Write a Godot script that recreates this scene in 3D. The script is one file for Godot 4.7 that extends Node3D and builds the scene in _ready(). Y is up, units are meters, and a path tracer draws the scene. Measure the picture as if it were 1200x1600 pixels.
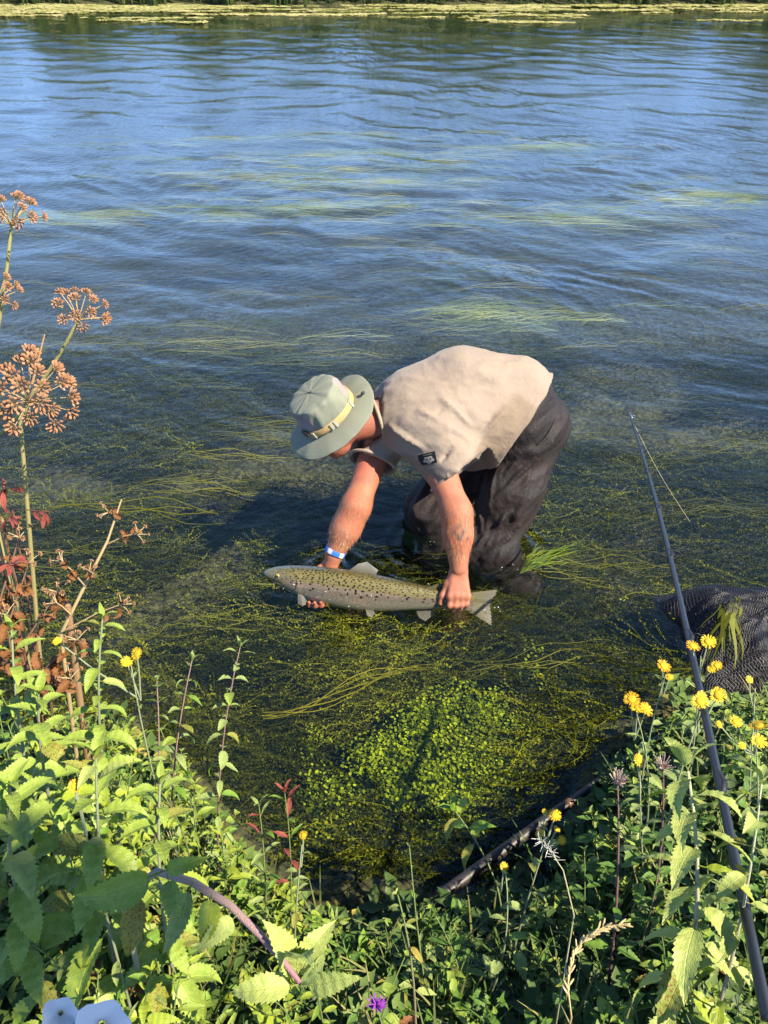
extends Node3D
# A man kneels in a clear, weedy river and holds a big trout at the surface; nettles and fleabane on the near bank.

var rng := RandomNumberGenerator.new()
var M := {}
var nz := FastNoiseLite.new()
var nr := FastNoiseLite.new()
var used := {}
const EYE := Vector3(0, 2, 0)
const PITCH := 37.5

# ---------------------------------------------------------------- geometry collector
class Geo:
	var v := PackedVector3Array()
	var uv := PackedVector2Array()
	var col := PackedColorArray()
	var ix := PackedInt32Array()
	var nn := PackedVector3Array()
	func add(p: Vector3, t := Vector2.ZERO, c := Color.WHITE) -> int:
		v.append(p); uv.append(t); col.append(c)
		return v.size() - 1
	func quad(a: int, b: int, c: int, d: int) -> void:   # (b-a) x (d-a) points outwards; stored clockwise
		ix.append(a); ix.append(d); ix.append(b)
		ix.append(b); ix.append(d); ix.append(c)
	func tri(a: int, b: int, c: int) -> void:             # (b-a) x (c-a) points outwards
		ix.append(a); ix.append(c); ix.append(b)
	func strip(first: int, rows: int, cols: int, wrap := false) -> void:
		for r in rows - 1:
			for c in (cols if wrap else cols - 1):
				var c2 := (c + 1) % cols
				quad(first + r * cols + c, first + r * cols + c2, first + (r + 1) * cols + c2, first + (r + 1) * cols + c)
	func tube(pts: Array, rad: Array, sides := 6, c := Color.WHITE, c2 := Color(0, 0, 0, 0)) -> void:
		var n := pts.size()
		var first := v.size()
		var x := Vector3.ZERO
		var vlen := 0.0
		for k in n:
			var t: Vector3 = (pts[mini(k + 1, n - 1)] - pts[maxi(k - 1, 0)]).normalized()
			if k == 0:
				x = t.cross(Vector3(0.31, 0.2, 0.93)).normalized()
				if x.length() < 0.5: x = t.cross(Vector3.RIGHT).normalized()
			else:
				x = (x - t * x.dot(t)).normalized()
				vlen += pts[k].distance_to(pts[k - 1])
			var y := t.cross(x)
			var cc := c if c2.a == 0.0 else c.lerp(c2, float(k) / (n - 1))
			for s in sides:
				var a := TAU * s / sides
				add(pts[k] + (x * cos(a) + y * sin(a)) * rad[k], Vector2(float(s) / sides, vlen * 4.0), cc)
		strip(first, n, sides, true)
		if rad[0] > 0.0005:
			var a0 := add(pts[0], Vector2.ZERO, c)
			for s in sides: tri(a0, first + (s + 1) % sides, first + s)
		if rad[n - 1] > 0.0005:
			var l := first + (n - 1) * sides
			var a1 := add(pts[n - 1], Vector2.ZERO, c if c2.a == 0.0 else c2)
			for s in sides: tri(a1, l + s, l + (s + 1) % sides)
	func ball(p: Vector3, r: Vector3, b := Basis.IDENTITY, rows := 7, cols := 10, c := Color.WHITE) -> void:
		var first := v.size()
		for i in rows:
			var f := PI * i / (rows - 1)
			for j in cols:
				var g := TAU * j / cols
				add(p + b * (Vector3(sin(f) * cos(g), -cos(f), -sin(f) * sin(g)) * r), Vector2(float(j) / cols, float(i) / (rows - 1)), c)
		strip(first, rows, cols, true)
	func normals() -> void:
		nn = PackedVector3Array()
		nn.resize(v.size())
		for i in range(0, ix.size(), 3):
			var a := ix[i]
			var b := ix[i + 1]
			var c := ix[i + 2]
			var n := (v[c] - v[a]).cross(v[b] - v[a])
			nn[a] += n; nn[b] += n; nn[c] += n
		for i in nn.size(): nn[i] = nn[i].normalized() if nn[i].length_squared() > 1e-20 else Vector3.UP
	func mesh(done := false) -> ArrayMesh:
		if not done: normals()
		var arr := []
		arr.resize(Mesh.ARRAY_MAX)
		arr[Mesh.ARRAY_VERTEX] = v; arr[Mesh.ARRAY_NORMAL] = nn; arr[Mesh.ARRAY_TEX_UV] = uv; arr[Mesh.ARRAY_COLOR] = col; arr[Mesh.ARRAY_INDEX] = ix
		var m := ArrayMesh.new()
		m.add_surface_from_arrays(Mesh.PRIMITIVE_TRIANGLES, arr)
		return m

# ---------------------------------------------------------------- distance field of tapered capsules, meshed with surface nets
class Field:
	var A := PackedVector3Array()
	var AB := PackedVector3Array()
	var I := PackedFloat32Array()
	var RA := PackedFloat32Array()
	var DR := PackedFloat32Array()
	var N := PackedVector3Array()
	var S := PackedFloat32Array()
	var K := 0.03
	var cuts := []        # [point, normal]: what lies on the normal's side is cut away
	var holes: Field = null
	var ends := []        # [point, direction, radius]: a round bore that starts flat at the point
	func cap(a: Vector3, b: Vector3, ra: float, rb: float, n := Vector3.ZERO, s := 1.0) -> void:
		A.append(a); AB.append(b - a); I.append(1.0 / maxf((b - a).length_squared(), 1e-9)); RA.append(ra); DR.append(rb - ra)
		var ax := (b - a).normalized()
		n = n - ax * n.dot(ax)
		N.append(n.normalized() if n.length() > 1e-6 else Vector3.ZERO); S.append(s)
	func d(p: Vector3) -> float:
		var r := 1e3
		for i in A.size():
			var q := p - A[i]
			if S[i] != 1.0: q += N[i] * (q.dot(N[i]) * (S[i] - 1.0))
			var t := clampf(q.dot(AB[i]) * I[i], 0.0, 1.0)
			var e := (q - AB[i] * t).length() - RA[i] - DR[i] * t
			if S[i] > 1.0: e /= sqrt(S[i])
			var h := maxf(K - absf(r - e), 0.0) / K
			r = minf(r, e) - h * h * K * 0.25
		if holes: r = maxf(r, -holes.d(p))
		for c in ends:
			var q: Vector3 = p - c[0]
			var along: float = q.dot(c[1])
			r = maxf(r, -maxf(-along, (q - c[1] * along).length() - c[2]))
		for c in cuts: r = maxf(r, (p - c[0]).dot(c[1]))
		return r
	func net(lo: Vector3, hi: Vector3, c: float, g: Geo) -> void:
		var nx := int(ceil((hi.x - lo.x) / c / 4.0)) * 4 + 1
		var ny := int(ceil((hi.y - lo.y) / c / 4.0)) * 4 + 1
		var nzz := int(ceil((hi.z - lo.z) / c / 4.0)) * 4 + 1
		var vals := PackedFloat32Array()
		vals.resize(nx * ny * nzz)
		vals.fill(9.0)
		var cell := PackedInt32Array()
		cell.resize(nx * ny * nzz)
		cell.fill(-1)
		var sx := ny * nzz
		var sy := nzz
		var blocks := []
		for bi in range(0, nx - 1, 4):
			for bj in range(0, ny - 1, 4):
				for bk in range(0, nzz - 1, 4):
					if absf(d(lo + Vector3(bi + 2, bj + 2, bk + 2) * c)) > c * 5.0: continue
					blocks.append(Vector3i(bi, bj, bk))
					for i in range(bi, bi + 5):
						for j in range(bj, bj + 5):
							for k in range(bk, bk + 5):
								var at := i * sx + j * sy + k
								if vals[at] == 9.0: vals[at] = d(lo + Vector3(i, j, k) * c)
		var off := [0, 1, sy, sy + 1, sx, sx + 1, sx + sy, sx + sy + 1]
		var pos := [Vector3(0, 0, 0), Vector3(0, 0, 1), Vector3(0, 1, 0), Vector3(0, 1, 1), Vector3(1, 0, 0), Vector3(1, 0, 1), Vector3(1, 1, 0), Vector3(1, 1, 1)]
		var edges := [[0, 1], [2, 3], [4, 5], [6, 7], [0, 2], [1, 3], [4, 6], [5, 7], [0, 4], [1, 5], [2, 6], [3, 7]]
		var active := []
		for b in blocks:
			for i in range(b.x, b.x + 4):
				for j in range(b.y, b.y + 4):
					for k in range(b.z, b.z + 4):
						var at: int = i * sx + j * sy + k
						var neg := 0
						for o in off:
							if vals[at + o] < 0.0: neg += 1
						if neg == 0 or neg == 8: continue
						var sum := Vector3.ZERO
						var cnt := 0
						for e in edges:
							var v0: float = vals[at + off[e[0]]]
							var v1: float = vals[at + off[e[1]]]
							if (v0 < 0.0) != (v1 < 0.0):
								sum += pos[e[0]].lerp(pos[e[1]], v0 / (v0 - v1))
								cnt += 1
						cell[at] = g.add(lo + (Vector3(i, j, k) + sum / cnt) * c)
						active.append(Vector3i(i, j, k))
		for a in active:
			var at: int = a.x * sx + a.y * sy + a.z
			var in0: bool = vals[at] < 0.0
			for ax in 3:
				var e: int = [sx, sy, 1][ax]
				if (vals[at + e] < 0.0) == in0: continue
				var u: int = [sy, 1, sx][ax]
				var w: int = [1, sx, sy][ax]
				if at - u - w < 0: continue
				var q0 := cell[at - u - w]
				var q1 := cell[at - w]
				var q2 := cell[at]
				var q3 := cell[at - u]
				if q0 < 0 or q1 < 0 or q2 < 0 or q3 < 0: continue
				if in0: g.quad(q0, q1, q2, q3)
				else: g.quad(q0, q3, q2, q1)

# ---------------------------------------------------------------- naming and tagging
func numbered(called: String) -> String:
	if not used.has(called):
		used[called] = 0
		return called
	used[called] += 1
	return "%s_%03d" % [called, used[called]]

func tag(o: Node, label := "", category := "", group := "", kind := "") -> Node:
	if label: o.set_meta("label", label)
	if category: o.set_meta("category", category)
	if group: o.set_meta("group", group)
	if kind: o.set_meta("kind", kind)
	return o

func thing(called: String, label: String, category: String, at := Vector3.ZERO, group := "") -> Node3D:
	var o := Node3D.new()
	o.name = numbered(called)
	add_child(o)
	o.position = at
	tag(o, label, category, group)
	return o

func obj(called: String, m: Mesh, material: Material, parent: Node = self, where := Transform3D.IDENTITY) -> MeshInstance3D:
	var o := MeshInstance3D.new()
	o.mesh = m
	o.material_override = material
	o.transform = where
	if parent == self:
		o.name = numbered(called)
		add_child(o)
	else:
		var key := str(parent.get_instance_id()) + called
		var n: int = used.get(key, 0)
		used[key] = n + 1
		o.name = called if n == 0 else "%s_%03d" % [called, n]
		parent.add_child(o)
	return o

func many(called: String, m: Mesh, material: Material, places: Array, colors: Array, parent: Node = self) -> MultiMeshInstance3D:
	var mm := MultiMesh.new()
	mm.transform_format = MultiMesh.TRANSFORM_3D
	mm.use_colors = true
	mm.mesh = m
	mm.instance_count = places.size()
	for i in places.size():
		mm.set_instance_transform(i, places[i])
		mm.set_instance_color(i, colors[i])
	var o := MultiMeshInstance3D.new()
	o.multimesh = mm
	o.material_override = material
	o.name = numbered(called) if parent == self else called
	parent.add_child(o, true)
	o.set_meta("kind", "stuff")
	return o

# ---------------------------------------------------------------- materials
func lin(r: float, g: float, b: float) -> Color:
	return Color(r, g, b).linear_to_srgb()

func mat(called: String, c: Color, rough := 0.6, more := {}) -> StandardMaterial3D:
	var m := StandardMaterial3D.new()
	m.resource_name = called
	m.albedo_color = c
	m.roughness = rough
	for k in more: m.set(k, more[k])
	M[called] = m
	return m

func noise_tex(freq: float, octaves: int, seed_: int, size := 512, kind := FastNoiseLite.TYPE_SIMPLEX_SMOOTH, normal := false, strength := 4.0) -> NoiseTexture2D:
	var n := FastNoiseLite.new()
	n.noise_type = kind
	n.frequency = freq
	n.fractal_octaves = octaves
	n.seed = seed_
	var t := NoiseTexture2D.new()
	t.width = size; t.height = size
	t.seamless = true
	t.as_normal_map = normal
	t.bump_strength = strength
	t.noise = n
	return t

func image_tex(w: int, h: int, f: Callable) -> ImageTexture:
	var im := Image.create(w, h, false, Image.FORMAT_RGBA8)
	for y in h:
		for x in w:
			im.set_pixel(x, y, f.call((x + 0.5) / w, (y + 0.5) / h))
	return ImageTexture.create_from_image(im)

func ss(a: float, b: float, x: float) -> float:
	return smoothstep(a, b, x)

# a pixel of the 1200 x 1600 photograph and a distance along the lens axis, as a point
func at(x: float, y: float, t: float) -> Vector3:
	var p := deg_to_rad(PITCH)
	return EYE + t * (Vector3(0, -sin(p), -cos(p)) + Vector3.RIGHT * ((x - 600.0) / 1202.0) - Vector3(0, cos(p), -sin(p)) * ((y - 800.0) / 1202.0))

func level(x: float, y: float, h: float) -> Vector3:
	var d := at(x, y, 1.0) - EYE
	return EYE + d * ((h - EYE.y) / d.y)

# ---------------------------------------------------------------- the ground: near bank, river bed, far bank
func shore(x: float) -> float:      # z of the near waterline
	return -0.90 - 0.62 * ss(0.22, 0.95, x) - 0.5 * ss(0.15, 0.8, -x) + 0.05 * nz.get_noise_2d(x * 90.0, 7.0)

func ground_y(x: float, z: float) -> float:
	var d := z - shore(x)              # > 0 on the bank
	var n := nz.get_noise_2d(x * 60.0, z * 60.0)
	if d > 0.0:
		return 0.4 * ss(-0.1, 0.7, d) - 0.03 + 0.03 * n + 0.02 * nz.get_noise_2d(x * 14.0, z * 14.0)
	var y := -0.33 * ss(0.0, 0.6, -d) - 0.25 * ss(1.2, 4.0, -d) - 0.5 * ss(3.5, 9.0, -d) + 0.02
	y += (0.05 * n + 0.06 * nz.get_noise_2d(x * 22.0, z * 30.0)) * ss(0.0, 0.4, -d)
	y += 1.5 * ss(-24.0, -29.5, z)
	return minf(y, 0.55 + 0.1 * n)

func _ready() -> void:
	rng.seed = 11
	nz.seed = 5; nz.frequency = 0.05; nz.fractal_octaves = 3
	nr.seed = 9; nr.frequency = 0.05; nr.fractal_octaves = 3; nr.fractal_type = FastNoiseLite.FRACTAL_RIDGED
	# camera
	var cam := Camera3D.new()
	cam.name = "camera"
	cam.fov = 67.3
	cam.near = 0.05
	cam.far = 400.0
	cam.position = EYE
	cam.rotation_degrees = Vector3(-PITCH, 0, 0)
	add_child(cam)
	cam.current = true
	# sky, exposure
	var env := Environment.new()
	var sky := Sky.new()
	var sm := ProceduralSkyMaterial.new()
	sm.sky_top_color = lin(0.018, 0.05, 0.145)
	sm.sky_horizon_color = lin(0.42, 0.76, 1.42)
	sm.sky_curve = 0.25
	sm.ground_bottom_color = lin(0.12, 0.13, 0.08)
	sm.ground_horizon_color = lin(0.3, 0.36, 0.3)
	sky.sky_material = sm
	env.background_mode = Environment.BG_SKY
	env.sky = sky
	env.tonemap_mode = Environment.TONE_MAPPER_LINEAR
	env.tonemap_exposure = 2.2
	env.sdfgi_enabled = true; env.ssao_enabled = true; env.ssil_enabled = true
	var we := WorldEnvironment.new()
	we.name = "world_environment"
	we.environment = env
	add_child(we)
	# sun: high, from the right and a little behind the camera
	var sun := DirectionalLight3D.new()
	sun.name = "sun"
	sun.light_energy = 1.6
	sun.light_color = Color(1.0, 0.95, 0.87)
	sun.light_angular_distance = 0.5
	sun.shadow_enabled = true
	sun.look_at_from_position(Vector3.ZERO, Vector3(-0.60, -0.75, -0.30), Vector3.UP)
	add_child(sun)
	materials()
	setting()
	far_bank()
	water_weeds()
	make_person()
	make_fish()
	splashes()
	make_rod()
	make_net()
	bank_plants()
	shade_tree()

func materials() -> void:
	var fine := noise_tex(0.02, 5, 3)
	var speck := noise_tex(0.12, 3, 4)
	M.tex_fine = fine
	var ramp := Gradient.new()
	ramp.offsets = PackedFloat32Array([0.2, 0.45, 0.6, 0.85])
	ramp.colors = PackedColorArray([lin(0.012, 0.014, 0.006), lin(0.04, 0.04, 0.014), lin(0.07, 0.075, 0.02), lin(0.12, 0.115, 0.04)])
	var bed := noise_tex(0.03, 5, 8, 1024)
	bed.color_ramp = ramp
	mat("river bed", Color.WHITE, 0.9, {"albedo_texture": bed, "uv1_triplanar": true, "uv1_world_triplanar": true, "uv1_scale": Vector3.ONE * 0.9, "vertex_color_use_as_albedo": true,
		"heightmap_enabled": true, "heightmap_texture": fine, "heightmap_scale": 3.0})
	var wn := noise_tex(0.012, 4, 21, 1024, FastNoiseLite.TYPE_SIMPLEX_SMOOTH, true, 6.0)
	var water := mat("river water", Color(lin(0.012, 0.034, 0.026), 0.06), 0.02, {"transparency": BaseMaterial3D.TRANSPARENCY_ALPHA, "metallic_specular": 0.5,
		"normal_enabled": true, "normal_texture": wn, "normal_scale": 0.35})
	water.uv1_scale = Vector3(0.7, 1.0, 1.0)
	mat("skin", Color.WHITE, 0.5, {"vertex_color_use_as_albedo": true, "subsurf_scatter_enabled": true, "subsurf_scatter_strength": 0.12, "heightmap_enabled": true, "heightmap_texture": speck, "heightmap_scale": 0.22,
		"uv1_triplanar": true, "uv1_scale": Vector3.ONE * 7.0})
	var weave := noise_tex(0.2, 2, 14)
	var crease := noise_tex(0.011, 4, 31, 512, FastNoiseLite.TYPE_SIMPLEX, true, 7.0)
	crease.noise.fractal_type = FastNoiseLite.FRACTAL_RIDGED
	mat("shirt cotton", Color.WHITE, 0.85, {"normal_enabled": true, "normal_texture": crease, "normal_scale": 0.45, "vertex_color_use_as_albedo": true, "heightmap_enabled": true, "heightmap_texture": weave, "heightmap_scale": 0.12, "uv1_triplanar": true, "uv1_scale": Vector3(2.6, 4.5, 4.5), "rim_enabled": true, "rim": 0.25})
	mat("trouser nylon", Color.WHITE, 0.58, {"metallic_specular": 0.35, "normal_enabled": true, "normal_texture": crease, "normal_scale": 0.7, "vertex_color_use_as_albedo": true, "heightmap_enabled": true, "heightmap_texture": weave, "heightmap_scale": 0.1, "uv1_triplanar": true, "uv1_scale": Vector3(8.0, 3.0, 8.0)})
	mat("hat cotton", Color.WHITE, 0.85, {"vertex_color_use_as_albedo": true, "heightmap_enabled": true, "heightmap_texture": weave, "heightmap_scale": 0.15, "uv1_triplanar": true, "uv1_scale": Vector3.ONE * 9.0})
	mat("strap tan", lin(0.55, 0.36, 0.14), 0.7, {"heightmap_enabled": true, "heightmap_texture": weave, "heightmap_scale": 0.1, "uv1_triplanar": true, "uv1_scale": Vector3.ONE * 14.0})
	mat("black", lin(0.012, 0.012, 0.014), 0.5)
	mat("dark rubber", lin(0.02, 0.02, 0.022), 0.6, {"heightmap_enabled": true, "heightmap_texture": speck, "heightmap_scale": 0.1, "uv1_triplanar": true, "uv1_scale": Vector3.ONE * 12.0})
	mat("rod blank", lin(0.02, 0.024, 0.03), 0.35, {"metallic": 0.2, "clearcoat_enabled": true, "clearcoat": 0.5})
	mat("steel", lin(0.5, 0.5, 0.52), 0.3, {"metallic": 1.0})
	mat("line", lin(0.55, 0.5, 0.3), 0.3, {})
	mat("net cord", lin(0.02, 0.02, 0.026), 0.45, {})
	mat("tinted", Color.WHITE, 0.6, {"vertex_color_use_as_albedo": true})
	mat("wet weed", Color.WHITE, 0.9, {"specular_mode": BaseMaterial3D.SPECULAR_DISABLED, "vertex_color_use_as_albedo": true, "backlight_enabled": true, "backlight": Color(0.5, 0.55, 0.2)})
	mat("dry stalk", Color.WHITE, 0.7, {"vertex_color_use_as_albedo": true, "heightmap_enabled": true, "heightmap_texture": speck, "heightmap_scale": 0.15, "uv1_triplanar": true, "uv1_scale": Vector3.ONE * 8.0})
	mat("grass blades", Color.WHITE, 0.55, {"vertex_color_use_as_albedo": true, "backlight_enabled": true, "backlight": Color(0.4, 0.5, 0.2)})
	mat("soil", lin(0.05, 0.035, 0.02), 0.95, {"albedo_texture": bed, "uv1_triplanar": true, "uv1_world_triplanar": true, "uv1_scale": Vector3.ONE * 1.4, "heightmap_enabled": true, "heightmap_texture": fine, "heightmap_scale": 4.0})
	M["soil"].albedo_color = Color(1.0, 0.85, 0.75)
	# leaf blades: pale midrib and side veins, pillowed between them; the third is worn, with brown spots and a dry edge
	var vein := func(u: float, v: float, n: float, slant: float) -> float:
		var x := absf(u - 0.5) * 2.0
		var w := ss(0.05, 0.0, x)
		var s := fposmod((v - x * slant + 0.012 * sin(u * 9.0 + v * 13.0)) * n + (0.4 if u > 0.5 else 0.0), 1.0)
		return maxf(w, ss(0.10, 0.0, minf(s, 1.0 - s)) * (1.0 - x * 0.75) * 0.7)
	var tex := []
	for k in 3:
		tex.append(image_tex(96, 192, func(u: float, v: float) -> Color:
			var q: float = vein.call(u, v, [7.0, 10.0, 8.0][k], [0.3, 0.2, 0.26][k])
			var n := 0.5 + 0.5 * nz.get_noise_2d(u * 300.0 + k * 90.0, v * 420.0)
			var m := 0.5 + 0.5 * nz.get_noise_2d(u * 60.0 + k * 90.0, v * 90.0)
			var c := Color(0.74, 0.80, 0.62).lerp(Color(0.97, 0.96, 0.84), clampf(0.35 * n + 0.65 * m, 0.0, 1.0))
			c = c.lerp(Color(1.0, 1.0, 0.88), q * 0.45)
			if k == 2:
				var b := nz.get_noise_2d(u * 210.0 + 33.0, v * 300.0 + 8.0)
				c = c.lerp(Color(0.75, 0.55, 0.4), ss(0.22, 0.34, b))
				c = c.lerp(Color(0.9, 0.72, 0.5), ss(0.3, 0.5, absf(u - 0.5) + 0.25 * nz.get_noise_2d(u * 90.0, v * 140.0)))
			return c))
	M.tex_leaf_height = image_tex(96, 192, func(u: float, v: float) -> Color:
		var q: float = vein.call(u, v, 10.0, 0.2)
		var g := 0.7 - 0.4 * q + 0.25 * nz.get_noise_2d(u * 300.0, v * 420.0)
		return Color(g, g, g))
	var which := 0
	for a in [["nettle leaf", 0.34, 0.43, 0.085, 0.5], ["pale nettle leaf", 0.45, 0.5, 0.18, 0.55], ["deep leaf", 0.12, 0.23, 0.035, 0.45], ["fresh leaf", 0.22, 0.36, 0.05, 0.45], ["grey leaf", 0.34, 0.41, 0.17, 0.65],
			["lime leaf", 0.38, 0.45, 0.05, 0.45], ["yellow leaf", 0.46, 0.38, 0.08, 0.6], ["worn leaf", 0.34, 0.36, 0.08, 0.6], ["rust leaf", 0.28, 0.12, 0.05, 0.7], ["red leaf", 0.36, 0.07, 0.07, 0.55]]:
		mat(a[0], lin(a[1], a[2], a[3]), a[4], {"albedo_texture": tex[2 if a[0] in ["worn leaf", "yellow leaf", "rust leaf"] else which % 2], "heightmap_enabled": true, "heightmap_texture": M.tex_leaf_height, "heightmap_scale": 0.15, "backlight_enabled": true, "backlight": Color(0.36, 0.42, 0.12)})
		which += 1
	mat("petal gold", lin(0.66, 0.38, 0.008), 0.6, {"backlight_enabled": true, "backlight": Color(0.5, 0.3, 0.05)})
	mat("petal yellow", lin(0.74, 0.52, 0.01), 0.55, {"backlight_enabled": true, "backlight": Color(0.5, 0.35, 0.05)})
	mat("disc yellow", lin(0.58, 0.38, 0.01), 0.8)
	mat("white petal", lin(0.8, 0.8, 0.82), 0.5, {"backlight_enabled": true, "backlight": Color(0.5, 0.5, 0.5)})
	mat("purple petal", lin(0.3, 0.06, 0.4), 0.6, {"backlight_enabled": true, "backlight": Color(0.3, 0.1, 0.4)})

func wave(x: float, z: float) -> float:
	var w := x + 0.55 * nz.get_noise_2d(x * 5.0 + 50.0, z * 6.0)
	var q := z + 0.5 * nz.get_noise_2d(x * 5.0, z * 6.0 + 90.0)
	var far := ss(-2.2, -7.0, z)
	var calm := 0.16 + 0.84 * ss(0.0, 0.42, nz.get_noise_2d(x * 4.0 + 400.0, z * 8.0 - x * 2.5))
	var r1 := w * 0.80 + q * 0.60      # two slanting wave trains cross the current
	var r2 := q * 0.80 - w * 0.60
	var r3 := w * 0.90 - q * 0.43
	var r4 := q * 0.90 + w * 0.43
	var y := nz.get_noise_2d(w * 13.0, q * 24.0 - w * 5.0) * lerpf(0.004, 0.024, far)
	y += nr.get_noise_2d(r1 * 24.0 + 30.0, r2 * 60.0) * lerpf(0.002, 0.0115, far) * calm
	y += nz.get_noise_2d(w * 110.0 + q * 25.0, q * 190.0) * lerpf(0.0016, 0.0030, far) * calm
	y += nr.get_noise_2d(r3 * 60.0, r4 * 150.0 + 15.0) * lerpf(0.0008, 0.0038, far) * calm
	# water thrown up round the arms, the knees and the fish
	for c in [Vector3(0.26, -2.42, 0.34), Vector3(0.44, -2.38, 0.3), Vector3(-0.2, -2.27, 0.2)]:
		var r := Vector2(x - c.x, z - c.y).length()
		if r < c.z: y += 0.011 * sin(r * 85.0 + 6.0 * nz.get_noise_2d(x * 60.0, z * 60.0)) * pow(1.0 - r / c.z, 1.5)
	var f := absf(z + 2.16) 
	if f < 0.2 and x > -0.5 and x < 0.45: y += 0.013 * nz.get_noise_2d(x * 420.0, z * 420.0) * (1.0 - f / 0.2)
	return y

func setting() -> void:
	# one sheet of ground: near bank, bed, far bank
	var xs := []
	var zs := []
	var x := 0.0
	var st := 0.035
	while x < 60.0:
		xs.append(x)
		if x > 0.0: xs.push_front(-x)
		x += st
		if x > 1.6: st *= 1.12
	var z := 0.6
	st = 0.035
	while z > -60.0:
		zs.append(z)
		z -= st
		if z < -4.0: st = minf(st * 1.07, 3.0)
	st = 0.05
	z = 0.6 + st
	while z < 30.0:
		zs.push_front(z)
		st *= 1.2
		z += st
	var g := Geo.new()
	for zz in zs:
		for xx in xs:
			var y := ground_y(xx, zz)
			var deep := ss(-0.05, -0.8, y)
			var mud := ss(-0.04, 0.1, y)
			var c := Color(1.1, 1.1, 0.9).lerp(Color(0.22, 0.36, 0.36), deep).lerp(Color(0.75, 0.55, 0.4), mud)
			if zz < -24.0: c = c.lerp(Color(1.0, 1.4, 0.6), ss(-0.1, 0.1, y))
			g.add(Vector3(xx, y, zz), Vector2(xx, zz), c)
	var first := 0
	var cols := xs.size()
	for r in zs.size() - 1:
		for c in cols - 1:
			var a := r * cols + c
			g.quad(a, a + 1, a + cols + 1, a + cols)
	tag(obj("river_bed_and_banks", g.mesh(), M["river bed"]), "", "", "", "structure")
	# the water: rows closer together near the bank
	xs = []; zs = []
	x = 0.0
	st = 0.016
	while x < 45.0:
		xs.append(x)
		if x > 0.0: xs.push_front(-x)
		x += st
		if x > 1.5: st *= 1.022
	z = -0.75
	st = 0.016
	while z > -30.5:
		zs.append(z)
		z -= st
		if z < -2.6: st = minf(st * 1.011, 0.14)
	g = Geo.new()
	for zz in zs:
		for xx in xs:
			g.add(Vector3(xx, wave(xx, zz), zz), Vector2(xx + 0.15 * nz.get_noise_2d(xx * 10.0, zz * 10.0), zz + 0.15 * nz.get_noise_2d(xx * 10.0 + 40.0, zz * 10.0)))
	cols = xs.size()
	for r in zs.size() - 1:
		for c in cols - 1:
			var a := r * cols + c
			g.quad(a, a + 1, a + cols + 1, a + cols)
	tag(obj("river_water", g.mesh(), M["river water"]), "", "", "", "structure")
	print("water verts ", g.v.size())

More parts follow.
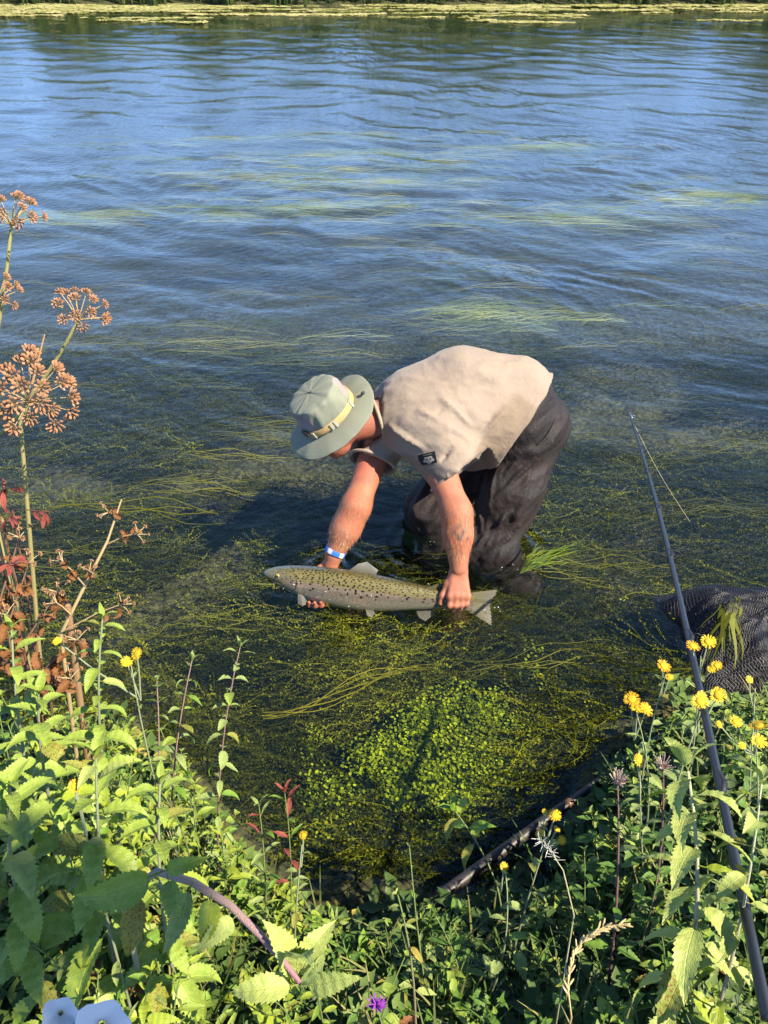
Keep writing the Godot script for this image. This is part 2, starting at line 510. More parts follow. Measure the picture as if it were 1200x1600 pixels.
func far_bank() -> void:
	# reeds and grass at the far edge
	var b := Geo.new()
	for k in 5:
		var a := k * 1.26
		var d := Vector3(cos(a), 0, sin(a)) * 0.12
		var w := Vector3(-sin(a), 0, cos(a)) * 0.02
		var i0 := b.add(-w); b.add(w); b.add(d * 0.4 + Vector3(0, 0.5, 0) - w * 0.8); b.add(d * 0.4 + Vector3(0, 0.5, 0) + w * 0.8); b.add(d + Vector3(0, 0.9, 0))
		b.quad(i0, i0 + 1, i0 + 3, i0 + 2)
		b.tri(i0 + 2, i0 + 3, i0 + 4)
	var places := []
	var colors := []
	for i in 9000:
		var x := rng.randf_range(-30.0, 30.0)
		var z := -27.6 - absf(rng.randfn()) * 1.8 + 0.5 * nz.get_noise_2d(x * 12.0, 3.0)
		var s := rng.randf_range(0.5, 1.3)
		places.append(Transform3D(Basis(Vector3.UP, rng.randf() * TAU).scaled(Vector3(s, s * rng.randf_range(0.6, 1.1), s)), Vector3(x, maxf(ground_y(x, z), -0.1), z)))
		var k := rng.randf()
		colors.append(Color(0.05, 0.10, 0.02).lerp(Color(0.16, 0.2, 0.05), k * k))
	var m := many("far_bank_reeds", b.mesh(), M["grass blades"], places, colors)
	tag(m, "green reeds and grass along the far bank", "reeds")
	# floating weed mats off the far bank
	var lf := Geo.new()
	for k in 6:
		var a := k * 1.05 + 0.2
		var o := Vector3(cos(a), 0.1 * sin(k * 3.0), sin(a)) * 0.07
		var i0 := lf.add(o + Vector3(-0.05, 0, -0.02)); lf.add(o + Vector3(0.05, 0.012, -0.02)); lf.add(o + Vector3(0.06, 0.0, 0.025)); lf.add(o + Vector3(-0.06, 0.012, 0.02))
		lf.quad(i0, i0 + 3, i0 + 2, i0 + 1)
	places = []; colors = []
	for i in 22000:
		var x := rng.randf_range(-26.0, 26.0)
		var z := rng.randf_range(-28.2, -22.5)
		var band := nz.get_noise_2d(x * 3.0 + 200.0, z * 26.0)
		var lim := lerpf(0.42, -0.12, ss(-23.5, -27.8, z)) - (0.14 * ss(2.0, -8.0, x)) - 0.1 * ss(4.0, 12.0, x)
		lim += 0.3 * nz.get_noise_2d(x * 1.6 + 77.0, 5.0)
		if band < lim: continue
		places.append(Transform3D(Basis(Vector3.UP, rng.randf() * TAU).scaled(Vector3.ONE * rng.randf_range(0.7, 1.6)), Vector3(x, wave(x, z) + 0.012, z)))
		colors.append(Color(0.20, 0.23, 0.06).lerp(Color(0.5, 0.45, 0.22), rng.randf()))
	tag(many("floating_weed_mat", lf.mesh(), M["wet weed"], places, colors), "pale yellow green weed floating off the far bank", "water weed")
	# bushes and trees on the far bank; most stand above the frame and show as reflections
	var clump := Geo.new()
	for k in 22:
		var o := Vector3(rng.randfn(), rng.randfn(), rng.randfn()) * 0.16
		var bb := Basis.from_euler(Vector3(rng.randf() * TAU, rng.randf() * TAU, rng.randf() * TAU))
		var i0 := clump.add(o + bb * Vector3(-0.06, 0, 0)); clump.add(o + bb * Vector3(0, 0.02, 0.045)); clump.add(o + bb * Vector3(0.07, 0, 0)); clump.add(o + bb * Vector3(0, 0.02, -0.045))
		clump.quad(i0, i0 + 1, i0 + 2, i0 + 3)
	var cm := clump.mesh()
	var k := 0
	for a in [[-11.2, 3.4, 1.3], [-8.0, 1.7, 1.3], [-5.6, 2.5, 1.4], [-3.5, 2.0, 1.3], [-1.2, 1.6, 1.2], [1.0, 2.6, 1.4], [3.4, 2.8, 1.6], [5.9, 2.3, 1.5], [8.6, 1.6, 1.4], [11.5, 2.1, 1.5], [14.5, 3.2, 1.8], [-15.5, 1.6, 1.5], [-19.0, 4.6, 2.2], [19.0, 5.0, 2.5]]:
		var z := -31.0 - rng.randf() * 1.5
		var base := Vector3(a[0], ground_y(a[0], z), z)
		var t := thing("far_bush", "%s green bush on the far bank, %s from the left" % ["tall" if a[1] > 2.4 else "low", ["third", "fourth", "fifth", "sixth", "seventh", "eighth", "ninth", "tenth", "eleventh", "twelfth", "thirteenth", "second", "first", "fourteenth"][k]], "bush", base, "bushes along the far bank")
		var st := Geo.new()
		for q in 5:
			var e := Vector3(rng.randfn() * 0.4 * a[2], a[1] * 0.75, rng.randfn() * 0.4)
			st.tube([Vector3(rng.randfn() * 0.1, -0.2, 0), e * 0.5 + Vector3(0, 0.1, 0), e], [0.06, 0.045, 0.015], 5, Color(0.06, 0.045, 0.03))
		obj("trunk", st.mesh(), M["tinted"], t)
		places = []; colors = []
		var blobs := []
		for q in 9: blobs.append([Vector3(rng.randf_range(-1, 1) * a[2], a[1] * rng.randf_range(0.25, 0.85), rng.randf_range(-0.7, 0.7)), rng.randf_range(0.35, 0.6) * a[2]])
		for q in 420:
			var bl = blobs[rng.randi() % 9]
			var d := Vector3(rng.randfn(), rng.randfn(), rng.randfn()).normalized() * pow(rng.randf(), 0.4)
			var p: Vector3 = bl[0] + d * bl[1]
			if p.y < 0.0 or p.y > a[1]: continue
			places.append(Transform3D(Basis.from_euler(Vector3(rng.randf() * TAU, rng.randf() * TAU, 0)).scaled(Vector3.ONE * rng.randf_range(0.8, 1.5)), p))
			colors.append(Color(0.05, 0.10, 0.015).lerp(Color(0.15, 0.21, 0.04), rng.randf()))
		many("crown", cm, M["grass blades"], places, colors, t)
		k += 1

func ribbon(g: Geo, pts: Array, w: float, c: Color, side: Vector3) -> void:
	var first := g.v.size()
	var n := pts.size()
	for i in n:
		var k := 1.0 - pow(absf(float(i) / (n - 1) - 0.4) / 0.62, 2.0)
		g.add(pts[i] - side * w * k, Vector2.ZERO, c); g.add(pts[i] + side * w * k, Vector2.ZERO, c)
	for i in n - 1: g.quad(first + i * 2, first + i * 2 + 1, first + i * 2 + 3, first + i * 2 + 2)

func water_weeds() -> void:
	# sprigs: a thin stem with small leaflets, trailing with the current
	var sprigs := []
	for q in 3:
		var g := Geo.new()
		for k in 26:
			var t := k / 25.0
			var p := Vector3(t * 0.2, 0.02 * sin(t * 5.0 + q), 0.012 * sin(t * 9.0 + q * 2.0))
			var bb := Basis.from_euler(Vector3(rng.randf_range(-1, 1), rng.randf_range(-1.4, 1.4), rng.randf_range(-0.6, 0.8)))
			var l := rng.randf_range(0.005, 0.011)
			var i0 := g.add(p); g.add(p + bb * Vector3(l * 0.5, 0, l * 0.3)); g.add(p + bb * Vector3(l, 0.002, 0)); g.add(p + bb * Vector3(l * 0.5, 0, -l * 0.3))
			g.quad(i0, i0 + 1, i0 + 2, i0 + 3)
		var st := []
		for k in 9: st.append(Vector3(k / 8.0 * 0.22, 0.02 * sin(k / 8.0 * 5.0 + q), 0.012 * sin(k / 8.0 * 9.0 + q * 2.0)))
		ribbon(g, st, 0.0007, Color.WHITE, Vector3(0, 0.2, 0.98))
		sprigs.append(g.mesh())
	var strands := []
	for q in 3:
		var g := Geo.new()
		for k in 5:
			var pts := []
			var o := Vector3(rng.randf_range(0, 0.1), rng.randf_range(-0.02, 0.02), rng.randfn() * 0.02)
			for i in 12:
				var t := i / 11.0
				pts.append(o + Vector3(t * 0.55, 0.05 * sin(t * 2.6), 0.022 * sin(t * 6.0 + k * 2.0 + q) + 0.012 * sin(t * 15.0 + k)))
			ribbon(g, pts, rng.randf_range(0.0006, 0.0014), Color.WHITE, Vector3(0, 0.25, 0.97))
		strands.append(g.mesh())
	# weed carpet in the shallows
	for q in 3:
		var places := []
		var colors := []
		for i in 22000:
			var z := -0.95 - pow(rng.randf(), 1.3) * 4.2
			var x := rng.randf_range(-1.0, 1.0) * (1.0 - z * 0.62)
			if z > shore(x) - 0.02: continue
			var gy := ground_y(x, z)
			var bank := nz.get_noise_2d(x * 16.0 + 300.0, z * 26.0)
			var bare := nz.get_noise_2d(x * 9.0 + 11.0, z * 15.0)
			if bare < -0.12 - 0.25 * rng.randf(): continue
			var lift := rng.randf() * (0.12 + 0.16 * maxf(0.0, bank))
			var y := minf(gy + 0.015 + lift, -0.03)
			var s := rng.randf_range(0.7, 1.5)
			places.append(Transform3D(Basis.from_euler(Vector3(rng.randf_range(-0.6, 0.6), PI + rng.randfn() * 0.45, rng.randf_range(-0.3, 0.3))).scaled(Vector3.ONE * s), Vector3(x, y, z)))
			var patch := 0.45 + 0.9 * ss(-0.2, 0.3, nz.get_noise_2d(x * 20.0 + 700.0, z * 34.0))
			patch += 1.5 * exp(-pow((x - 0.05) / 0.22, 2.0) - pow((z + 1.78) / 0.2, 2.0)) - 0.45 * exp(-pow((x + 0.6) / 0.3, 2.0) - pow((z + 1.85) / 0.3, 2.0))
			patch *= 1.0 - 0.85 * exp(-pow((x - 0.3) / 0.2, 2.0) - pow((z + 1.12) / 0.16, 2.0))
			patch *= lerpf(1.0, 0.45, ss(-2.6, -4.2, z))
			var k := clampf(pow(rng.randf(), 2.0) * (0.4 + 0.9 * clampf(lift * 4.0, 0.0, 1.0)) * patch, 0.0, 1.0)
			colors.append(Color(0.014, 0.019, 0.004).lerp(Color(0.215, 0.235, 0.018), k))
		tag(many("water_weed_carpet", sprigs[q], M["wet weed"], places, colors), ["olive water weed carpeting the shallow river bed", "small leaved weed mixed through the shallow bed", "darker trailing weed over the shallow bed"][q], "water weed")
		places = []; colors = []
		for i in 70:
			var z := -1.75 - pow(rng.randf(), 1.0) * 5.5
			var x := rng.randf_range(-1.0, 1.0) * (1.0 - z * 0.6)
			if z > shore(x) - 0.2: continue
			var band := nz.get_noise_2d(x * 7.0 + 500.0, z * 40.0)
			if band < 0.02: continue
			var y := minf(ground_y(x, z) + 0.06 + rng.randf() * 0.22, -0.03)
			places.append(Transform3D(Basis.from_euler(Vector3(0, PI + rng.randfn() * 0.14 + 0.08, rng.randf_range(-0.08, 0.05))).scaled(Vector3.ONE * rng.randf_range(0.7, 1.6)), Vector3(x, y, z)))
			colors.append(Color(0.04, 0.045, 0.008).lerp(Color(0.24, 0.24, 0.03), pow(rng.randf(), 2.2)))
		tag(many("trailing_weed_strands", strands[q], M["wet weed"], places, colors), ["long yellow weed strands trailing in the current", "fine olive weed strands trailing in the current", "loose stringy weed trailing behind the man"][q], "water weed")
	# pale beds of weed further out, streaming just under the surface
	var pl := []
	var co := []
	for b in [[480, 215, 2.6, 0.5], [560, 245, 2.4, 0.35], [480, 285, 2.2, 0.4], [900, 235, 1.5, 0.6], [960, 340, 1.6, 0.6], [850, 495, 0.8, 0.3], [180, 345, 1.8, 0.3], [1130, 310, 1.0, 0.6], [640, 350, 1.2, 0.5], [430, 525, 0.8, 0.35], [1000, 150, 2.5, 1.0], [700, 140, 2.5, 0.5], [1120, 370, 0.9, 0.4], [770, 415, 1.0, 0.4]]:
		var c := level(b[0], b[1], -0.1)
		for i in 24:
			var p := c + Vector3(rng.randfn() * b[2] * 0.45, rng.randf_range(-0.3, 0.04), rng.randfn() * b[3] * 0.3)
			pl.append(Transform3D(Basis.from_euler(Vector3(0, PI + rng.randfn() * 0.07 + 0.12, rng.randf_range(-0.05, 0.04))).scaled(Vector3(rng.randf_range(0.6, 1.5), 1.0, 0.9)), p))
			co.append(Color(0.05, 0.09, 0.04).lerp(Color(0.34, 0.34, 0.13), pow(rng.randf(), 2.0)))
	for b in [[470, 222, 2.4, 0.10], [600, 245, 2.4, 0.08], [560, 272, 2.0, 0.10], [620, 292, 1.6, 0.08], [880, 236, 1.0, 0.14], [940, 345, 0.9, 0.16], [150, 345, 1.4, 0.10], [850, 497, 0.7, 0.12], [1140, 312, 0.8, 0.25], [560, 330, 1.2, 0.1]]:
		var c := level(b[0], b[1], -0.05)
		for i in (32 if c.z > -6.5 else 60):
			var u: float = rng.randfn() * b[2] * 0.5
			var p := c + Vector3(u, rng.randf_range(-0.05, 0.03), rng.randfn() * b[3] - u * 0.13)
			pl.append(Transform3D(Basis.from_euler(Vector3(0, PI + rng.randfn() * 0.05 + 0.13, rng.randf_range(-0.03, 0.03))).scaled(Vector3(rng.randf_range(0.6, 1.4), 1.0, 1.2)), p))
			co.append(Color(0.09, 0.15, 0.07).lerp(Color(0.34, 0.39, 0.2), pow(rng.randf(), 1.4)))
	tag(many("pale_weed_beds", strands[0], M["wet weed"], pl, co), "pale green weed beds streaming under the surface in mid river", "water weed")
	# bright patch of small round leaves close to the bank
	var rl := Geo.new()
	for k in 14:
		var o := Vector3(rng.randfn() * 0.028, rng.randf_range(-0.014, 0.014), rng.randfn() * 0.028)
		var r := rng.randf_range(0.003, 0.0065)
		var bb := Basis.from_euler(Vector3(rng.randf_range(-0.5, 0.5), rng.randf() * TAU, rng.randf_range(-0.5, 0.5)))
		var i0 := rl.add(o)
		for s in 7: rl.add(o + bb * Vector3(cos(TAU * s / 7.0) * r, 0.0015, sin(TAU * s / 7.0) * r * 0.75))
		for s in 7: rl.tri(i0, i0 + 1 + (s + 1) % 7, i0 + 1 + s)
	pl = []; co = []
	for i in 9000:
		var px := 680.0 + rng.randfn() * 76.0
		var py := 1235.0 + rng.randfn() * 56.0 - (px - 680.0) * 0.35
		var p := level(px, py, -0.06)
		if nz.get_noise_2d(p.x * 60.0 + 900.0, p.z * 60.0) < -0.08: continue
		if p.z > shore(p.x) - 0.05: continue
		p.y = -0.03 - 0.15 * rng.randf() * (0.5 + ss(-0.1, 0.3, nz.get_noise_2d(p.x * 120.0, p.z * 120.0)))
		pl.append(Transform3D(Basis(Vector3.UP, rng.randf() * TAU).scaled(Vector3.ONE * rng.randf_range(0.7, 1.3)), p))
		co.append(Color(0.035, 0.06, 0.006).lerp(Color(0.31, 0.40, 0.02), pow(rng.randf(), 1.5)))
	tag(many("starwort_patch", rl.mesh(), M["wet weed"], pl, co), "bright lime patch of round leaved weed near the bank", "water weed")
	# the long yellow strand in front of the fish
	var g := Geo.new()
	for k in 5:
		var pts := []
		for i in 26:
			var t := i / 25.0
			var p := level(lerpf(410, 690, t) + rng.randf_range(-2, 2), lerpf(1118, 1035, t) + 10.0 * sin(t * 7.0) + (k - 2) * 4.0 * sin(t * PI), -0.03)
			p.y = -0.03 - 0.02 * sin(t * 9.0 + k)
			pts.append(p)
		ribbon(g, pts, 0.0022, Color(0.42, 0.36, 0.03).lerp(Color(0.2, 0.2, 0.02), rng.randf()), Vector3(0.3, 0.3, 0.9))
	tag(obj("yellow_weed_strand", g.mesh(), M["wet weed"]), "long yellow weed strand just under the surface in front of the fish", "water weed")
	# green tuft behind the kneeling leg
	g = Geo.new()
	var root := level(812, 893, -0.03)
	for k in 34:
		var e := level(rng.randf_range(835, 925), rng.randf_range(842, 882), 0.0)
		var pts := []
		for i in 9:
			var t := i / 8.0
			var p := root.lerp(e, t) + Vector3(0, 0.035 * sin(t * PI) * rng.randf_range(0.5, 1.0) - 0.01, rng.randfn() * 0.002)
			pts.append(p)
		ribbon(g, pts, 0.0028, Color(0.12, 0.22, 0.03).lerp(Color(0.34, 0.42, 0.08), rng.randf()), Vector3(0.4, 0.35, 0.8))
	tag(obj("green_weed_tuft", g.mesh(), M["wet weed"]), "bright green tuft of ribbon weed beside the man's boot", "water weed")

func onto(f: Field, p: Vector3, dir: Vector3, gap := 0.003) -> Vector3:
	for i in 40:
		var e := f.d(p) - gap
		if e < 0.0005: break
		p += dir * e * 0.7
	return p

func folds(g: Geo, lines: Array, extra: Callable) -> void:
	g.normals()
	for i in g.v.size():
		var p := g.v[i]
		var o: float = extra.call(p, g.nn[i])
		for l in lines:      # [a, b, width, height]
			var ab: Vector3 = l[1] - l[0]
			var t := clampf((p - l[0]).dot(ab) / ab.length_squared(), 0.0, 1.0)
			var q: float = p.distance_to(l[0] + ab * t) / (l[2] * 0.8)
			if q < 3.0: o += 2.1 * l[3] * exp(-q * q) * (0.35 + 0.65 * sin(PI * clampf(t, 0.04, 0.96)))
		g.v[i] = p + g.nn[i] * o
	g.normals()

func finger(f: Field, pts: Array, r: float) -> void:
	for i in pts.size() - 1:
		var a := r * (1.0 - 0.12 * i)
		f.cap(pts[i], pts[i + 1], a, a * 0.9)

func make_person() -> void:
	var who := thing("person", "man in sage bush hat and beige t-shirt bending down over the fish in the river", "person", Vector3(0.45, 0.0, -2.55))
	var back := Transform3D(Basis.IDENTITY, -who.position)
	# joints
	var up := Vector3(-0.52, 0.83, 0.2).normalized()
	var face := Vector3(-0.607, -0.489, 0.453)
	face = (face - up * face.dot(up)).normalized()
	var left := up.cross(face)
	var brim_at := at(516, 645, 2.86)
	var head := brim_at - up * 0.05 + face * 0.005
	var neck := level(606, 648, 0.49)
	var l_sh := level(664, 672, 0.47)
	var l_el := level(714, 802, 0.28)
	var l_wr := level(717, 888, 0.10)
	var r_sh := Vector3(0.02, 0.43, -2.70)
	var r_el := level(556, 792, 0.21)
	var r_wr := level(522, 866, 0.045)
	var chest := Vector3(0.20, 0.475, -2.62)
	var waist := Vector3(0.53, 0.465, -2.68)
	var l_hip := level(832, 680, 0.38)
	var l_kn := level(764, 862, -0.01)
	var l_an := Vector3(0.60, -0.24, -2.38)
	var r_hip := Vector3(0.58, 0.40, -2.84)
	var r_kn := Vector3(0.20, 0.05, -2.56)
	var r_an := Vector3(0.40, -0.30, -2.62)
	# ---- body: torso, arms and neck, then the head and both hands on finer grids
	var b := Field.new()
	b.K = 0.05
	b.cap(chest, waist - Vector3(0.12, 0.02, 0), 0.15, 0.12, Vector3.UP, 1.5)
	b.cap(l_sh, r_sh, 0.07, 0.07)
	b.cap(neck + Vector3(0.05, 0, 0), head - up * 0.05 - face * 0.02, 0.07, 0.06)
	b.cap(l_sh, l_el, 0.067, 0.05)
	b.cap(l_el, l_el.lerp(l_wr, 0.4), 0.048, 0.048)
	b.cap(l_el.lerp(l_wr, 0.4), l_wr, 0.047, 0.034)
	b.cap(r_sh, r_el, 0.066, 0.05)
	b.cap(r_el, r_el.lerp(r_wr, 0.45), 0.05, 0.051)
	b.cap(r_el.lerp(r_wr, 0.45), r_wr, 0.05, 0.036)
	b.cap(waist - Vector3(0.1, 0, 0), l_hip - Vector3(0.05, 0.03, 0), 0.07, 0.06)
	b.cap(waist - Vector3(0.1, 0, 0), r_hip - Vector3(0.05, 0.03, 0), 0.07, 0.06)
	b.cap(l_hip, l_kn, 0.075, 0.05); b.cap(l_kn, l_an, 0.045, 0.035)
	b.cap(r_hip, r_kn, 0.075, 0.05); b.cap(r_kn, r_an, 0.045, 0.035)
	b.cap(l_an, l_an + Vector3(0.1, -0.1, 0.02), 0.04, 0.03); b.cap(r_an, r_an + Vector3(-0.12, -0.06, 0.02), 0.04, 0.03)
	var g := Geo.new()
	b.net(Vector3(-0.32, -0.42, -3.0), Vector3(0.86, 0.72, -2.02), 0.0095, g)
	var h := Field.new()
	h.K = 0.022
	h.cap(head + up * 0.03 - face * 0.03, head + up * 0.03 + face * 0.02, 0.085, 0.082)
	h.cap(head - up * 0.02 + face * 0.015, head - up * 0.07 + face * 0.05, 0.072, 0.05)
	h.cap(head - up * 0.085 + face * 0.078, head - up * 0.088 + face * 0.085, 0.026, 0.022)
	h.cap(head + up * 0.012 + face * 0.098, head - up * 0.022 + face * 0.116, 0.009, 0.013)
	h.cap(head + up * 0.024 + face * 0.092 - left * 0.035, head + up * 0.024 + face * 0.092 + left * 0.035, 0.011, 0.011)
	h.cap(head - up * 0.052 + face * 0.094 - left * 0.02, head - up * 0.052 + face * 0.094 + left * 0.02, 0.008, 0.008)
	for s in [-1.0, 1.0]:
		h.cap(head - up * 0.01 + face * 0.075 + left * s * 0.035, head - up * 0.014 + face * 0.07 + left * s * 0.048, 0.022, 0.02)
		h.cap(head + up * 0.012 - face * 0.018 + left * s * 0.084, head - up * 0.025 - face * 0.01 + left * s * 0.082, 0.017, 0.011, left * s, 1.7)
	h.cap(head - up * 0.05 - face * 0.025, neck, 0.062, 0.068)
	h.net(head - Vector3.ONE * 0.19, head + Vector3.ONE * 0.19, 0.0045, g)
	# left hand over the wrist of the tail, fingers wrapped round the near side
	h = Field.new()
	h.K = 0.012
	var k := Vector3(0.278, 0.03, -2.062)
	h.cap(l_wr.lerp(l_el, 0.12), l_wr, 0.035, 0.033, Vector3(0, 0.4, 0.9), 1.15)
	for i in 4:
		var x: float = [-0.034, -0.011, 0.011, 0.031][i]
		var q := k + Vector3(x, -0.004 * absf(i - 1.2), -0.002 * i)
		var r: float = [0.0098, 0.0102, 0.0098, 0.0085][i]
		var ln: float = [0.94, 1.05, 1.0, 0.82][i]
		h.cap(l_wr + Vector3(x * 0.5, -0.012, 0.006), q, 0.017, 0.0125)
		finger(h, [q, q + Vector3(-0.002, -0.036, 0.016) * ln, q + Vector3(-0.004, -0.064, 0.004) * ln, q + Vector3(-0.005, -0.072, -0.018) * ln], r)
	finger(h, [l_wr + Vector3(-0.018, -0.018, 0.0), l_wr + Vector3(-0.042, -0.05, 0.03), l_wr + Vector3(-0.06, -0.085, 0.055), l_wr + Vector3(-0.068, -0.112, 0.068)], 0.0135)
	h.net(Vector3(0.17, -0.09, -2.17), Vector3(0.36, 0.17, -1.99), 0.0036, g)
	# right hand, palm up under the belly behind the head; the finger ends show on the near side
	h = Field.new()
	h.K = 0.012
	var pm := Vector3(-0.252, -0.088, -2.205)
	h.cap(r_wr.lerp(r_el, 0.1), r_wr, 0.036, 0.034)
	h.cap(r_wr, r_wr.lerp(pm, 0.5) + Vector3(0, -0.02, 0), 0.033, 0.026)
	for i in 4:
		var x: float = [-0.034, -0.011, 0.012, 0.033][i]
		var q := pm + Vector3(x, -0.004, 0.03)
		h.cap(r_wr.lerp(pm, 0.45) + Vector3(x * 0.5, -0.02, 0), q, 0.018, 0.013)
		var ln: float = [0.95, 1.06, 1.0, 0.84][i]
		finger(h, [q, q + Vector3(0, 0.002, 0.04) * ln, q + Vector3(0, 0.02, 0.062) * ln, q + Vector3(0, 0.042, 0.068) * ln], [0.0098, 0.0102, 0.0098, 0.0085][i])
	finger(h, [r_wr + Vector3(-0.02, -0.03, 0.0), r_wr + Vector3(-0.055, -0.055, 0.02), r_wr + Vector3(-0.085, -0.06, 0.05), r_wr + Vector3(-0.1, -0.05, 0.075)], 0.0135)
	h.net(Vector3(-0.36, -0.15, -2.34), Vector3(-0.12, 0.11, -2.06), 0.0036, g)
	g.normals()
	for i in g.v.size():
		var p := g.v[i]
		var n := nz.get_noise_3d(p.x * 220.0, p.y * 220.0, p.z * 220.0)
		var m := nz.get_noise_3d(p.x * 900.0, p.y * 900.0, p.z * 900.0)
		var c := Color(0.385, 0.165, 0.092).lerp(Color(0.42, 0.125, 0.062), clampf(0.5 + n, 0.0, 1.0))
		var low := ss(0.25, 0.06, p.y)
		if p.x < 0.6 and p.z > -2.55: c = c.lerp(Color(0.46, 0.165, 0.10), low * 0.7)
		var up_arm := ss(0.3, 0.42, p.y) * (1.0 if p.x > -0.05 else 0.0)
		c = c.lerp(Color(0.42, 0.22, 0.145), up_arm * 0.4)
		if p.x < -0.02 and p.y > 0.3: c = c.lerp(Color(0.38, 0.11, 0.068), 0.6)
		# an old tattoo on the left forearm
		var tq := (p - l_el.lerp(l_wr, 0.28) - Vector3(0.01, 0.01, 0.035))
		if tq.length() < 0.052: c = c.lerp(Color(0.075, 0.055, 0.05), ss(0.052, 0.03, tq.length()) * ss(-0.05, 0.25, nz.get_noise_3d(p.x * 700.0, p.y * 500.0, p.z * 500.0)) * 0.9)
		var fl := (p - head)
		if fl.length() < 0.15:
			if fl.dot(up) > 0.02 and fl.dot(face) < 0.06: c = Color(0.06, 0.045, 0.035)
			if absf(fl.dot(up) + 0.052) < 0.007 and fl.dot(face) > 0.085: c = Color(0.4, 0.12, 0.1)
		g.col[i] = c * (1.0 + 0.16 * m + 0.14 * nz.get_noise_3d(p.x * 420.0, p.y * 300.0, p.z * 420.0))
		g.col[i].a = 1.0
	obj("body", g.mesh(true), M["skin"], who, back)
	# hairs that catch the light along both forearms
	g = Geo.new()
	for arm in [[l_el, l_wr], [r_el, r_wr]]:
		var ax: Vector3 = (arm[1] - arm[0]).normalized()
		var sx := ax.cross(Vector3.UP).normalized()
		var sy := ax.cross(sx)
		for i in 1000:
			var t := rng.randf_range(-0.25, 0.85)
			var a := rng.randf() * TAU
			var o := sx * cos(a) + sy * sin(a)
			var p := onto(b, arm[0].lerp(arm[1], t) + o * 0.12, -o, 0.0)
			var e := p + o * 0.007 + ax * 0.014 + sx * rng.randf_range(-0.004, 0.004)
			var w := o.cross(ax) * 0.00035
			var i0 := g.add(p - w); g.add(p + w); g.add(e)
			g.tri(i0, i0 + 1, i0 + 2)
	mat("arm hair", lin(0.5, 0.32, 0.16), 0.5)
	tag(obj("arm_hair", g.mesh(), M["arm hair"], who, back), "", "", "", "stuff")
	for s in [-1.0, 1.0]:
		g = Geo.new()
		g.ball(head - up * 0.004 + face * 0.083 + left * s * 0.032, Vector3.ONE * 0.012)
		obj("eye", g.mesh(), mat("eye", lin(0.3, 0.28, 0.26), 0.2), who, back)
	# ---- t-shirt
	var f := Field.new()
	f.K = 0.055
	f.cap(chest, waist + Vector3(0.14, -0.045, -0.01), 0.235, 0.212, Vector3(0.05, 1, 0.1), 1.42)
	f.cap(Vector3(0.34, 0.42, -2.62), Vector3(0.56, 0.42, -2.66), 0.165, 0.16, Vector3(0, 0, 1), 0.9)
	f.cap(Vector3(0.14, 0.515, -2.64), Vector3(0.30, 0.55, -2.67), 0.125, 0.145)
	f.cap(Vector3(0.30, 0.55, -2.67), Vector3(0.52, 0.53, -2.69), 0.145, 0.14)
	f.cap(l_sh + Vector3(0.03, 0.03, -0.03), r_sh + Vector3(0.05, 0.03, 0), 0.088, 0.1)
	f.cap(neck + Vector3(0.03, -0.01, 0), chest, 0.085, 0.17, Vector3.UP, 1.2)
	var l_hem := level(708, 738, 0.365)
	var l_dir := (at(706, 725, 2.78) - at(684, 700, 2.78)).normalized()
	l_dir = (l_dir + (l_hem - l_sh).normalized() * 0.6).normalized()
	f.cap(l_sh + l_dir * 0.01, l_hem + l_dir * 0.05, 0.092, 0.1)
	f.cap(l_sh + Vector3(0.05, 0.0, 0.0), l_hem + l_dir * 0.05 + Vector3(0.028, 0.008, 0.0), 0.09, 0.094)
	var r_dir := (r_el - r_sh).normalized()
	var r_hem := r_sh.lerp(r_el, 0.52)
	f.cap(r_sh, r_hem + r_dir * 0.05, 0.1, 0.095)
	var hole := Field.new()
	hole.K = 0.01
	var l_ax := (l_hem + l_dir * 0.05 - l_sh).normalized()
	hole.cap(l_hem - l_ax * 0.015 + Vector3(0.012, 0, 0), l_hem + l_ax * 0.2 + Vector3(0.012, 0, 0), 0.082, 0.092)
	hole.cap(r_hem - r_dir * 0.03, r_hem + r_dir * 0.2, 0.082, 0.09)
	var n_dir := (head - up * 0.06 - neck).normalized()
	hole.cap(neck - n_dir * 0.005, neck + n_dir * 0.2, 0.072, 0.1)
	var hem_n := Vector3(0.83, -0.43, 0.33).normalized()
	var hem_at := level(829, 650, 0.52)
	hole.cap(Vector3(0.62, 0.40, -2.66), Vector3(0.95, 0.36, -2.66), 0.175, 0.19, Vector3.UP, 1.4)
	f.holes = hole
	f.cuts = [[hem_at, hem_n]]
	var arm_cut := Field.new()    # sleeves end square to the arm; the cut must not reach the torso
	g = Geo.new()
	var lh := l_hem + l_dir * 0.008
	var rh := r_hem + r_dir * 0.01
	var base_cap := f.A.size()
	f.AB[base_cap - 3] = lh + l_dir * 0.04 - f.A[base_cap - 3]; f.I[base_cap - 3] = 1.0 / f.AB[base_cap - 3].length_squared()
	f.AB[base_cap - 1] = rh - r_sh; f.I[base_cap - 1] = 1.0 / (rh - r_sh).length_squared()
	f.ends = [[lh, l_dir, 0.16], [rh, r_dir, 0.13]]
	f.net(Vector3(-0.2, 0.12, -3.0), Vector3(0.78, 0.78, -2.25), 0.008, g)
	var lines := []
